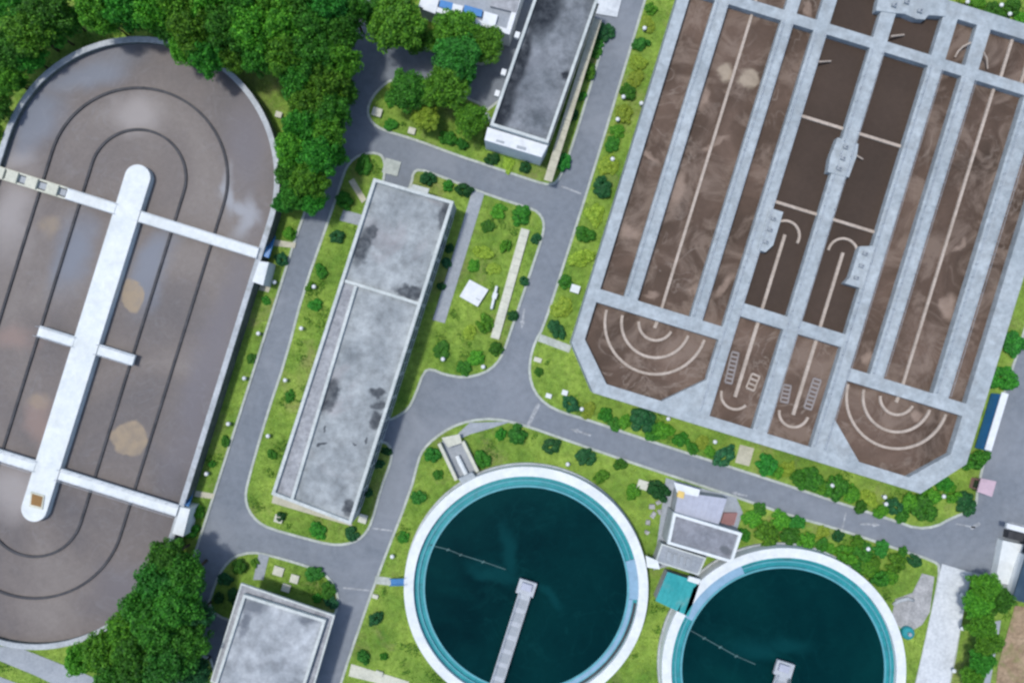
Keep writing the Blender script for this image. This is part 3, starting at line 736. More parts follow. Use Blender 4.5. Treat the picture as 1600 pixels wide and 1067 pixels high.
# oriented loops run counter-clockwise in the world: find edge indices by direction
b2c = [(585, 280), (709, 316), (549, 818), (426, 771)]
def edge_facing(corners, h, vec):
    xy = orient(PP(corners, h)); best = None
    for i in range(len(xy)):
        a, b = xy[i], xy[(i+1) % len(xy)]; d = (b[0]-a[0], b[1]-a[1]); L = hypot(*d); n = (d[1]/L, -d[0]/L)
        q = n[0]*vec[0]+n[1]*vec[1]
        if best is None or q > best[0]: best = (q, i)
    return best[1]
eE = edge_facing(b2c, zb2, (1, 0)); eS = edge_facing(b2c, zb2, (0, -1)); eN = edge_facing(b2c, zb2, (0, 1))
b2 = building('pump_house', 'long flat grey concrete roofed building with dark damp staining, left of centre', b2c, zb2, M['roof_b2'], M['wall'], M['parapet'], 4.5, 0.5,
              win_h=1.5, windows=((eE, 13, 0.03, 0.97, 3.2, 3.3), (eE, 13, 0.03, 0.97, 0.9, 3.3)))
bpar = lambda pts, name, mat=M['parapet'], hh=0.45: obj(name, band(PP(pts, zb2+hh), 0.45, zb2-0.1, zb2+hh-0.004), mat, b2)
bpar([(539, 439), (656, 475)], 'roof_divider'); bpar([(556, 446), (456, 780)], 'roof_divider')
obj('gutter', sheet(PP([(536, 442), (555, 447), (455, 779), (433, 771)], zb2), zb2+0.006), M['roof_strip'], b2)
for k in range(3):
    a = lerp((603, 289), (640, 299), k/2)
entr = obj('porch', prism(PP([(640, 296), (668, 303), (671, 295), (645, 288)], 3.0), 2.75, 3.0), M['parapet'], b2)

b1c = [(766, 197), (856, 225), (935, -2), (845, -30)]
b1 = building('office_block', 'dark flat roofed block with white parapet and white front at top centre', b1c, zb1, M['roof_b1'], M['wall_white'], M['parapet'], 4, 0.5,
              windows=((edge_facing(b1c, zb1, (1, 0)), 10, 0.03, 0.97, 3.4, 1.4), (edge_facing(b1c, zb1, (1, 0)), 10, 0.03, 0.97, 1.0, 1.4)))
bay = obj('front_bay', prism(PP([(762, 199), (856, 227.5), (846, 246), (757, 219)], 5.2), -0.01, 5.2), M['wall_white'], b1)
for q in ([(776, 218), (788, 221.5), (787, 224.5), (775, 221)], [(808, 227), (822, 231), (821, 235), (807, 231)]):
    obj('roof_vent', prism(PP(q, 5.3), 5.1, 5.32), M['metal_grey'], bay)
obj('gutter', band(PP([(858, 222), (934, 6)], zb1), 0.42, zb1-0.3, zb1+0.05), M['conc_deep'], b1)
for a, b in ((787, 114), (777, 147), (808, 56)):
    x, y = P(a, b, 4.0); obj('air_conditioner', box((x, y, 3.6), (0.7, 0.9, 0.7), -0.3), M['wall_white'], b1)

cw = thing('covered_walkway', 'long cream roofed walkway along the right side of the dark roofed block', 'walkway', (*P(890, 160), 0))
NOGRASS.append(PP([(930, 28), (942, 32), (864, 284), (850, 280)]))
for k in range(16):
    a = lerp((934, 30), (856, 283), k/16+0.0006); b = lerp((934, 30), (856, 283), (k+1)/16-0.0006)
    obj('roof_slab', band(PP([a, b], 2.9), 1.25, 2.7, 2.9), M['path_cream'], cw)
    for sd in (-5, 5):
        q = P(a[0]+sd*.95, a[1]+sd*.3, 2.8); obj('post', tube([(*q, 0), (*q, 2.75)], 0.09, 6), M['parapet'], cw)
b3c = [(382, 927), (510, 967), (463, 1114), (335, 1073)]
b3 = building('store_building', 'pale mottled flat roofed building cut off at the bottom edge', b3c, 5.5, M['roof_b3'], M['wall'], M['parapet'], 4, 0.4, win_h=1.2, eave=1.3,
              windows=((edge_facing(b3c, 5.5, (1, 0)), 5, 0.05, 0.95, 2.2, 1.6), (edge_facing(b3c, 5.5, (0, 1)), 4, 0.06, 0.94, 2.2, 1.6)))
b3o = orient(PP([(377, 911), (523, 961), (478, 1115), (329, 1064)], 5.0))
obj('eave', ring(b3o, offset(orient(PP(b3c, 5.5)), 0.1), 4.75, 5.0), M['roof_strip'], b3)
obj('eave_edge', ring(offset(b3o, -0.04), offset(b3o, 0.22), 4.7, 5.08), M['parapet'], b3)

# workshop at the top edge, half hidden by trees
b0c = [(640, 12), (672, 33), (700, 34), (796, 60), (818, -10), (800, -60), (650, -60)]
b0 = building('workshop', 'white and grey roofed workshop with blue panels behind trees at the top edge', [(655, 12), (796, 56), (826, -40), (685, -84)], 4.0, M['path'], M['wall_white'], M['wall_white'], 7, 0.4)
for pts, mt in (([(688, 0), (708, 5), (706, 16), (686, 11)], 'blue'), ([(726, 8), (754, 16), (752, 27), (724, 19)], 'blue'), ([(666, -6), (686, 0), (680, 22), (661, 15)], 'wall_white'),
                ([(708, 6), (724, 10), (719, 30), (704, 25)], 'wall_white'), ([(757, 18), (778, 24), (773, 42), (753, 37)], 'wall_white'), ([(770, -10), (812, -2), (806, 20), (766, 10)], 'roof_strip')):
    obj('roof_panel', prism(PP(pts, 4.5), 3.9, 4.5), M[mt], b0)

# pump-room cluster between the clarifiers
g1 = building('sludge_room', 'grey roofed hut with pale parapets between the two clarifiers', [(1052, 800), (1158, 832), (1143, 878), (1042, 848)], 4.0,
              surf('slate_roof', (0.15, 0.16, 0.18), (0.22, 0.23, 0.255), 0.35, 0.85, 1.6, 0.3, stains_and_shade=[wpt(1135, 862, 12, 7, 4.0)], stain_shade_col=(0.10, 0.11, 0.12)), M['wall'], M['conc_white'], 4, 0.4)
g2 = building('canopy_shed', 'lavender grey sheet roofed shed beside the lower right road', [(1060, 768), (1136, 779), (1123, 819), (1054, 800)], 3.2, M['lavender'], M['wall'], M['conc_white'], 0, 0)
obj('ridge_beam', prism(PP([(1053, 753), (1094, 765), (1091, 776), (1058, 769)], 3.5), 3.0, 3.5), M['wall_white'], g2)
obj('yellow_hatch', prism(PP([(1060, 766), (1070, 769), (1068, 779), (1058, 776)], 3.6), 3.1, 3.6), M['yellow'], g2)
for k in range(1, 9):      # roof sheets
    a = lerp((1060, 768), (1136, 779), k/9); b = lerp((1054, 800), (1123, 819), k/9)
    obj('roof_rib', band(PP([a, b], 3.25), 0.07, 3.19, 3.25), M['lavender'], g2)
g3 = building('valve_chamber', 'low light grey slab roofed chamber next to the teal tank cover', [(1034, 849), (1103, 871), (1091, 898), (1024, 877)], 2.4, M['path'], M['wall'], M['parapet'], 2, 0.1)
for k in range(4):
    a = lerp((1046, 868), (1076, 878), k/3); obj('hatch', prism(PP([(a[0]-3, a[1]-7), (a[0]+3, a[1]-5), (a[0]+1, a[1]+9), (a[0]-5, a[1]+7)], 2.6), 2.3, 2.6), M['metal_grey'], g3)
g4 = thing('covered_pit', 'bright teal sheet cover over a small square pit by the right clarifier', 'cover', (*P(1058, 926), 0))
q4 = [(1043, 893), (1094, 910), (1076, 963), (1024, 938)]
NOGRASS.append(PP(q4))
obj('wall', prism(offset(orient(PP(q4, 2.6)), 0.15), -0.01, 2.5), M['wall'], g4)
for k in range(7):
    f0, f1 = k/7+0.004, (k+1)/7-0.004
    obj('cover_sheet', prism(PP([lerp(q4[0], q4[1], f0), lerp(q4[0], q4[1], f1), lerp(q4[3], q4[2], f1), lerp(q4[3], q4[2], f0)], 2.6), 2.52, 2.6 + 0.02*(k % 2)), M['teal_roof'], g4)
for k in range(6):
    f = (k+1)/7
    obj('cover_rib', band(PP([lerp(q4[0], q4[1], f), lerp(q4[3], q4[2], f)], 2.65), 0.08, 2.5, 2.66), M['teal_roof'], g4)
obj('beam', prism(PP([(1077, 900), (1095, 905), (1092, 913), (1074, 907)], 2.8), 2.4, 2.8), M['conc_white'], g4)
pl = thing('pallet_stack', 'reddish stack of pallets beside the lavender roofed shed', 'pallets', (*P(1137, 809), 0))
for k in range(3):
    obj('pallet', merge(*[box((P(1137, 809)[0]-0.9+i*0.36, P(1137, 809)[1], 0.12+k*0.24), (0.26, 2.0, 0.16), -0.3) for i in range(6)]), M['red_brick'], pl)
blk = [(1018, 790, 9, 6), (1028, 784, 8, 5), (1020, 803, 10, 6), (1012, 815, 8, 6), (1030, 799, 7, 5), (1010, 830, 7, 5)]
for i, (a, b, ww, dd) in enumerate(blk):
    x, y = P(a, b); v, f = box((0, 0, 0), (ww*S, dd*S, 0.45), 0.5*i)
    r = np.random.default_rng(i); v = [(vx+r.normal(0, .05), vy+r.normal(0, .05), vz+(r.normal(0, .05) if vz > 0 else 0)) for vx, vy, vz in v]
    o = obj('concrete_block', (v, f), M['gravel']); o.location = (x, y, 0.1)
    tag(o, 'broken grey concrete block, %s from the top of the heap beside the sheds' % ORD[i], 'block', 'broken blocks by the sheds')

# U-shaped inlet pit by the left clarifier
pit = thing('inlet_pit', 'cream walled open pit with a white pipe above the left clarifier', 'pit', (*P(714, 716), 0))
NOGRASS.append(PP([(684, 690), (720, 682), (748, 738), (712, 752)]))
obj('floor', prism(PP([(690, 688), (722, 690), (746, 737), (713, 748)], 0.2), 0, 0.2), M['path'], pit)
obj('wall', band(PP([(686, 693), (713, 750)], 1.4), 0.5, 0, 1.4), M['cream'], pit); obj('wall', band(PP([(723, 690), (746, 737)], 1.4), 0.5, 0, 1.395), M['cream'], pit)
obj('cover_slab', prism(PP([(690, 684), (718, 678), (722, 692), (700, 699)], 1.5), 1.2, 1.5), M['cream'], pit)
obj('pipe', tube([(*P(714, 712, .8), .8), (*P(719, 722, .8), .8), (*P(727, 738, .8), .8), (*P(730, 746, .8), .8)], [0.35, 0.4, 0.4, 0.35], 12), M['conc_white'], pit, smooth=True)
obj('end_slab', prism(PP([(716, 748), (738, 738), (744, 746), (722, 756)], 1.9), 0, 1.9), M['conc_light'], pit)

# small things on the lawns
cb = thing('tank_cover', 'white square cover on the lawn right of the long grey building', 'cover', (*P(741, 458), 0))
cq = [(734, 438), (762, 453), (746, 478), (719, 463)]; NOGRASS.append(PP(cq))
obj('curb', prism(PP(cq, 0.6), 0, 0.6), M['conc_rim'], cb); lid = obj('lid', prism(offset(orient(PP(cq, 0.8)), -0.08), 0.6, 0.8), M['wall_white'], cb)
obj('handle', tube([(*P(744, 466, 1), 0.8), (*P(744, 466, 1), 0.95), (*P(749, 469, 1), 0.95), (*P(749, 469, 1), 0.8)], 0.05, 6), M['metal_grey'], lid)
vp = thing('vent_pipe', 'slim white pipework standing beside the white square cover', 'pipe', (*P(772, 466), 0))
obj('riser', tube([(*P(768, 482, .3), 0.1), (*P(768, 482, .9), 0.9), (*P(776, 448, .9), 0.9), (*P(776, 448, .3), 0.1)], 0.22, 8), M['wall_white'], vp)
obj('valve', box((*P(773, 462, 1), 0.7), (0.7, 0.9, 0.5), -0.3), M['conc_white'], vp)
ch = thing('channel_cover', 'long narrow cream slab channel on the lawn right of the white cover', 'channel', (*P(797, 444), 0))
for k in range(15):
    a = lerp((821, 358), (773, 529), k/15+0.0006); b = lerp((821, 358), (773, 529), (k+1)/15-0.0006)
    obj('slab', band(PP([a, b], 0.5), 1.35, 0.05, 0.5), M['cream'], ch)
NOGRASS.append(PP([(813, 353), (830, 358), (781, 533), (764, 528)]))
boxes = [((590, 177), 15, 13, 'cream concrete chamber box on the tree island beside the top road bend', 0.5), ((644, 206), 11, 10, 'small cream chamber box by the kerb below the lime bush', 0.4),
         ((437, 809), 13, 12, 'cream chamber box below the lower left corner of the long building', 0.5), ((568, 809), 13, 13, 'cream chamber box at the lower right corner of the long building', 0.5),
         ((436, 891), 16, 14, 'largest yellow cream slab cover on the lawn above the bottom building', 0.3), ((461, 903), 13, 13, 'right hand cream slab cover above the bottom building', 0.3),
         ((448, 917), 13, 12, 'lowest cream slab cover, touching the bottom building', 0.3), ((1003, 756), 16, 14, 'cream chamber box beside the dark tree right of the left clarifier', 0.6),
         ((437, 181), 10, 9, 'small pale box at the wood edge right of the oval tank', 0.5), ((593, 1050), 12, 8, 'low pale box at the bottom edge left of the left clarifier', 0.4),
         ((587, 930), 9, 6, 'small pale box by the road just below the blue stair', 0.4), ((898, 452), 14, 12, 'white box on the outer verge against the basin wall', 0.8),
         ((882, 613), 9, 8, 'white box on the lawn corner by the basin slanted corner', 0.5), ((857, 618), 9, 7, 'white box at the kerb by the road junction bend', 0.4), ((840, 562), 12, 7, 'pale flat box on the lime lawn by the road junction', 0.3)]
for c, a, b, lab, hh in boxes:
    x, y = P(*c); o = thing('chamber_box', lab, 'box', (x, y, 0.0), 'concrete chamber boxes')
    obj('chamber', box((x, y, 0.0), (a*S*0.92, b*S*0.92, hh), -0.3), M['cream'], o); obj('lid', box((x, y, hh), (a*S, b*S, 0.1), -0.3), M['conc_white'] if 'white' in lab else M['cream'], o)

# notice board, booth and gatehouse at the right edge
nb = thing('notice_board', 'long white capped blue display board between trees at the right edge', 'board', (*P(1560, 660), 0))
na, nbb = (1571, 614), (1544, 703)
obj('cap', band(PP([na, nbb], 2.9), 1.05, 2.75, 2.9), M['wall_white'], nb)
obj('panel', band(PP([(1565, 616), (1539, 703)], 2.7), 0.16, 0.5, 2.75), M['blue'], nb)
for f in (0.02, 0.34, 0.66, 0.98):
    a = lerp((1566, 616), (1540, 703), f); x, y = P(*a, 2.7); obj('post', tube([(x+.15, y, 0), (x+.15, y, 2.78)], 0.07, 8), M['metal'], nb)
bo = thing('guard_booth', 'small booth with a square pink roof at the road edge', 'booth', (*P(1538, 756), 0))
bq = [(1533, 747), (1557, 752), (1550, 776), (1527, 768)]
ins = offset(orient(PP(bq, 2.6)), 0.25)
obj('wall', prism(ins, 0, 2.45), M['red_brick'], bo); obj('roof', prism(PP(bq, 2.6), 2.45, 2.6), M['pink'], bo)
cc = P(1540, 761, 2.6); ex = orient(PP(bq, 2.6)); e = edge_facing(bq, 2.6, (-1, 0)); A, B = ins[e], ins[(e+1) % 4]
m_ = lerp(A, B, 0.5); obj('window', box((m_[0]-0.03, m_[1], 1.1), (1.2, 0.1, 0.9), atan2(B[1]-A[1], B[0]-A[0])), M['glass'], bo)
gh = thing('gatehouse', 'dark roofed gatehouse with a white side slab at the right edge', 'building', (*P(1600, 890), 0))
gq = [(1607, 868), (1700, 896), (1680, 962), (1584, 938)]
obj('wall', prism(offset(orient(PP(gq, 3.4)), 0.1), 0, 3.3), M['wall_white'], gh)
obj('roof', prism(PP([(1612, 840), (1720, 870), (1695, 968), (1582, 936)], 3.5), 3.3, 3.5), surf('navy_roof', (0.015, 0.035, 0.06), (0.04, 0.07, 0.10), 0.3, 0.5, 2.0, 0.2), gh)
obj('side_slab', prism(PP([(1567, 844), (1600, 851), (1580, 914), (1555, 909)], 1.2), 0, 1.2), M['conc_white'], gh)
obj('sign_beam', prism(PP([(1574, 817), (1640, 834), (1638, 843), (1573, 825)], 3.0), 2.6, 3.0), M['wall_white'], gh)
obj('barrier_box', prism(PP([(1577, 829), (1620, 838), (1617, 850), (1575, 841)], 1.2), 0, 1.2), M['conc_dark'], gh)
tv = thing('valve_pot', 'round teal valve pot beside the right clarifier rim', 'valve', (*P(1415, 986), 0))
vx, vy = P(1415, 986); v, f = lathe([(1.0, 0), (1.0, 0.7), (0.85, 0.9), (0.3, 1.0)], 20); obj('drum', ([(a+vx, b+vy, c) for a, b, c in v], f), M['teal'], tv, smooth=False)
obj('flange', tube([(vx, vy, 1.0), (vx, vy, 1.3)], 0.3, 10), M['metal_grey'], tv)
pp = thing('bent_pipe', 'bent pale pipe on the gravel by the right clarifier', 'pipe', (*P(1412, 940), 0))
obj('run', tube([(*P(1396, 945, .4), .3), (*P(1405, 938, .4), .4), (*P(1418, 935, .4), .4), (*P(1428, 938, .4), .3)], 0.28, 10), M['conc_rim'], pp, smooth=True)
NOGRASS.append(PP([(1392, 932), (1432, 930), (1432, 945), (1392, 950)]))

# ------------------------------------------------------------------ garden lamps
def lamp_meshes():
    base = mesh('base', lathe([(0.16, 0), (0.16, 0.06), (0.07, 0.1)], 12), M['metal_grey'])
    post = mesh('post', lathe([(0.05, 0.08), (0.045, 0.75)], 8), M['metal_grey'])
    hood = mesh('hood', lathe([(0.12, 0.72), (0.31, 0.76), (0.34, 0.85), (0.25, 1.0), (0.08, 1.06)], 16), M['wall_white'], True)
    return base, post, hood
LM = lamp_meshes()
def lamp(px, py, label):
    t = thing('garden_lamp', label, 'lamp', (*P(px, py, 0.8), 0.1), 'white garden lamps')
    for n, m in zip(('base', 'post', 'hood'), LM):
        o = link(bpy.data.objects.new(n, m)); o.parent = t
rows = [('on the verge right of the oval tank', [(404, 521), (382, 591), (357, 662), (323, 740), (429, 441)]),
        ('on the verge left of the long grey building', [(491, 448), (471, 513), (446, 594), (419, 681)]),
        ('on the verge left of the aeration basin', [(1007, 45), (974, 152), (1002, 162), (965, 187), (957, 249)]),
        ('on the verge below the aeration basin', [(909, 639), (1044, 654), (1117, 690), (1300, 758), (1382, 776), (1384, 787), (1474, 775)]),
        ('at the grassy corner above the aeration basin', [(1511, 4), (1564, 9), (1577, 23)]),
        ('on the island below the stop line', [(613, 869), (887, 725), (1356, 857)]),
        ('on the rounded lawn below the white cover', [(692, 561), (755, 573)]),
        ('on the verge right of the concrete drive', [(1503, 929), (1503, 981), (1541, 968), (1490, 1047), (1527, 1046)])]
for where, spots in rows:
    spots = sorted(spots, key=lambda q: q[1])
    for i, (a, b) in enumerate(spots):
        lamp(a, b, 'white garden lamp, %s from the top %s' % (ORD[i], where))

# ------------------------------------------------------------------ trees and shrubs
def quads_mesh(name, C, Nn, half, asp, mat, r):
    """many separate leaf quads"""
    n = len(C)
    Nn = Nn/np.linalg.norm(Nn, axis=1, keepdims=True)
    a = np.cross(Nn, r.normal(size=(n, 3))); a /= np.linalg.norm(a, axis=1, keepdims=True)
    b = np.cross(Nn, a)
    half = np.broadcast_to(np.asarray(half), (n,))[:, None]
    V = np.stack([C - a*half, C - b*half*asp + Nn*half*.15, C + a*half, C + b*half*asp + Nn*half*.15], 1).reshape(-1, 3)
    m = bpy.data.meshes.new(name); m.vertices.add(4*n); m.loops.add(4*n); m.polygons.add(n)
    m.vertices.foreach_set('co', V.astype(np.float32).ravel())
    m.loops.foreach_set('vertex_index', np.arange(4*n, dtype=np.int32))
    m.polygons.foreach_set('loop_start', np.arange(0, 4*n, 4, dtype=np.int32))
    m.update(); m.validate()
    m.materials.append(mat)
    return m

def crown_mesh(seed, mat, lumps=110, per=110, leaf=0.046, flat=0.72, zc=1.55, lr=(0.12, 0.22)):
    r = np.random.default_rng(seed); Cs, Ns = [], []
    for i in range(lumps):
        d = r.normal(size=3); d /= np.linalg.norm(d); d[2] = abs(d[2])*1.0 - 0.15 if r.random() < .8 else d[2]
        rad = r.uniform(0.5, 0.92)*(1 + 0.12*sin(3*atan2(d[1], d[0]) + seed))
        c = d*rad; c[2] *= flat
        q = r.uniform(*lr); k = int(per*(q/0.24)**2)
        n = r.normal(size=(k, 3)); n /= np.linalg.norm(n, axis=1, keepdims=True); n[:, 2] = np.where(r.random(k) < .75, np.abs(n[:, 2]), n[:, 2])
        Cs.append(c + n*q*r.uniform(0.75, 1.08, (k, 1))); Ns.append(n*0.7 + np.array((0, 0, 0.5)) + r.normal(size=(k, 3))*0.35)
    k = lumps*26
    d = r.normal(size=(k, 3)); d /= np.linalg.norm(d, axis=1, keepdims=True); d *= r.uniform(0.35, 0.88, (k, 1)); d[:, 2] = np.abs(d[:, 2])*flat
    Cs.append(d); Ns.append(r.normal(size=(k, 3)) + np.array((0, 0, .6)))
    C = np.concatenate(Cs); C[:, 2] += zc
    return quads_mesh('crown', C, np.concatenate(Ns), leaf*r.uniform(0.7, 1.3, len(C)), 0.75, mat, r)

def trunk_mesh(seed):
    r = np.random.default_rng(seed+90); g = [tube([(0, 0, -0.02), (r.normal(0, .02), r.normal(0, .02), .5), (r.normal(0, .04), r.normal(0, .04), 1.0), (0, 0, 1.5)], [0.075, 0.06, 0.05, 0.02], 9)]
    for k in range(5):
        th = 2*pi*k/5 + r.uniform(-.4, .4); z0 = r.uniform(.7, 1.0); R = r.uniform(.45, .65)
        g.append(tube([(0, 0, z0), (cos(th)*R*.5, sin(th)*R*.5, z0+.35), (cos(th)*R, sin(th)*R, z0+r.uniform(.55, .8))], [0.04, 0.026, 0.008], 6))
    return mesh('trunk', merge(*g), M['bark'], True)

CROWN = {}
def crowns(key):
    if key not in CROWN:
        CROWN[key] = [(crown_mesh(10*i + hash_(key), M[key]), trunk_mesh(i)) for i in range(3)]
    return CROWN[key]
def hash_(s): return sum(ord(c) for c in s) % 97
TN = [0]
def tree(px, py, r, mat, label, group, zscale=1.0):
    sc = r*S*1.2
    zc = 1.7*sc*zscale
    t = thing('broadleaf_tree', label, 'tree', (*P(px, py, zc), 0.05), group)
    i = TN[0]; TN[0] += 1
    c, tr = crowns(mat)[i % 3]
    t.rotation_euler = (0, 0, i*2.4); t.scale = (sc, sc, sc*zscale)
    for n, m in (('trunk', tr), ('crown', c)):
        o = link(bpy.data.objects.new(n, m)); o.parent = t
    return t

def tree_rows(rows_, group):
    for where, spots, zs in rows_:
        spots = sorted(spots, key=lambda q: q[0] if 'from the left' in where else q[1])
        for i, q in enumerate(spots):
            tree(q[0], q[1], q[2], q[3], where % ORD[i], group, zs)
D, Mi, E, L_ = 'leaf_deep', 'leaf_mid', 'leaf_emerald', 'leaf_lime'
tree_rows([
    ('dark green tree, %s from the top in the clump at the top left corner', [(18, 8, 30, D), (70, 14, 32, D), (42, 48, 31, Mi), (82, 48, 22, D), (12, 78, 27, D), (42, 88, 22, D), (6, 120, 23, Mi), (28, 126, 13, D), (-6, 164, 20, D), (-12, 203, 14, Mi), (108, 30, 18, D)], 1.15),
    ('green tree, %s from the left along the top edge above the oval tank', [(150, 8, 28, Mi), (196, 2, 30, D), (240, 10, 29, Mi), (286, 4, 31, Mi), (332, 10, 30, Mi), (378, 2, 31, D), (424, 8, 30, Mi), (468, 2, 29, D), (512, 8, 30, E), (548, 14, 24, D)], 1.6),
    ('green tree, %s from the left in the second row of the wood', [(164, 28, 20, Mi), (210, 25, 19, D), (257, 38, 22, D), (302, 46, 30, Mi), (350, 42, 30, D), (396, 46, 31, Mi), (442, 42, 30, Mi), (488, 44, 29, D), (530, 52, 26, D)], 1.6),
    ('green tree, %s from the left along the wood edge overhanging the tank top', [(287, 73, 20, Mi), (322, 84, 25, D), (362, 78, 23, Mi), (404, 84, 25, D), (446, 84, 29, Mi), (490, 88, 29, D), (530, 96, 25, Mi)], 1.6),
    ('tree, %s from the top down the tongue of wood beside the left road', [(465, 122, 27, D), (507, 128, 28, Mi), (534, 142, 20, D), (480, 162, 26, Mi), (516, 172, 26, D), (472, 200, 26, D), (510, 210, 25, Mi), (458, 234, 25, Mi), (496, 244, 27, D), (522, 240, 17, D), (452, 270, 20, D), (484, 280, 25, Mi), (460, 304, 20, D), (488, 312, 19, D), (440, 318, 13, E)], 1.45),
    ('deep green tree, %s from the top in the clump at the bottom left', [(262, 872, 26, D), (288, 900, 28, D), (246, 908, 29, E), (274, 944, 32, D), (222, 950, 28, D), (304, 962, 22, 'leaf_dark'), (246, 984, 32, D), (196, 988, 27, Mi), (292, 1004, 28, D), (160, 1022, 27, Mi), (214, 1026, 32, D), (262, 1036, 32, E), (124, 1032, 20, Mi), (180, 1058, 28, D), (304, 1052, 20, 'leaf_dark'), (236, 1076, 28, D)], 1.3),
], 'trees of the wood')
singles = [(666, 184, 18, L_, 'round lime yellow tree at the middle of the tree island'), (620, 34, 36, Mi, 'broad bright green tree above the shaded yard near the workshop'), (646, 58, 20, Mi, 'smaller green tree right of the broad tree above the shaded yard'), (588, 18, 20, D, 'dark green tree at the top edge left of the workshop'),
    (714, 46, 28, Mi, 'bright green tree in front of the workshop blue panels'), (714, 90, 31, E, 'emerald tree reaching down between the yard and the dark roofed block'), (760, 66, 24, Mi, 'bright green tree against the dark roofed block'), (688, 62, 20, Mi, 'green tree at the kerb left of the emerald trees'),
    (636, 142, 27, D, 'dark round tree at the left end of the tree island'), (694, 134, 29, Mi, 'olive green tree in the middle of the tree island'), (735, 186, 22, Mi, 'green tree beside the front corner of the dark roofed block'),
    (722, 116, 18, E, 'small emerald tree over the shaded yard left of the dark roofed block')]
for a, b, r, m, lab in singles: tree(a, b, r, m, lab, 'trees around the top yard', 1.0)
tree_rows([('bushy green tree, %s from the top beside the concrete drive', [(1540, 918, 20, Mi), (1562, 938, 19, D), (1528, 946, 19, Mi), (1536, 978, 19, Mi), (1545, 1004, 18, Mi), (1536, 1034, 17, D), (1520, 1060, 15, Mi)], 1.0)], 'trees by the drive')

# shrubs: one leafy mound each, no visible stem
SH = {}
def shrub_mesh(key, i):
    if (key, i) not in SH:
        r = np.random.default_rng(300 + i + hash_(key)); Cs, Ns = [], []
        for j in range(26):
            d = r.normal(size=3); d /= np.linalg.norm(d); d[2] = abs(d[2])*0.9
            c = d*r.uniform(.5, .78)*(1+.1*sin(2*atan2(d[1], d[0])+i)); q = r.uniform(.2, .32); k = int(95*(q/.26)**2)
            n = r.normal(size=(k, 3)); n /= np.linalg.norm(n, axis=1, keepdims=True); n[:, 2] = np.abs(n[:, 2])
            Cs.append(c + n*q*r.uniform(.8, 1.06, (k, 1))); Ns.append(n + np.array((0, 0, .4)) + r.normal(size=(k, 3))*.3)
        C = np.concatenate(Cs); C[:, 2] += 0.12
        SH[(key, i)] = quads_mesh('foliage', C, np.concatenate(Ns), 0.075*r.uniform(.7, 1.3, len(C)), .75, M[key], r)
    return SH[(key, i)]
SN = [0]
def shrub(px, py, r, key, label, group, zs=None):
    i = SN[0]; SN[0] += 1; sc = r*S*1.02
    zs = zs if zs is not None else (0.55 if key == L_ else 0.95)
    o = link(bpy.data.objects.new('shrub', shrub_mesh(key, i % 3)))
    o.location = (*P(px, py, 0.6*sc*zs), 0.05); o.scale = (sc*(0.82+0.5*((i*37) % 11)/11), sc*(0.82+0.45*((i*53) % 13)/13), sc*zs*(0.7+0.5*((i*29) % 7)/7)); o.rotation_euler = (0, 0, i*1.7)
    return tag(o, label, 'shrub', group)
K = 'leaf_dark'
CN = {D: 'green', Mi: 'light green', E: 'emerald', L_: 'lime yellow', K: 'dark green'}
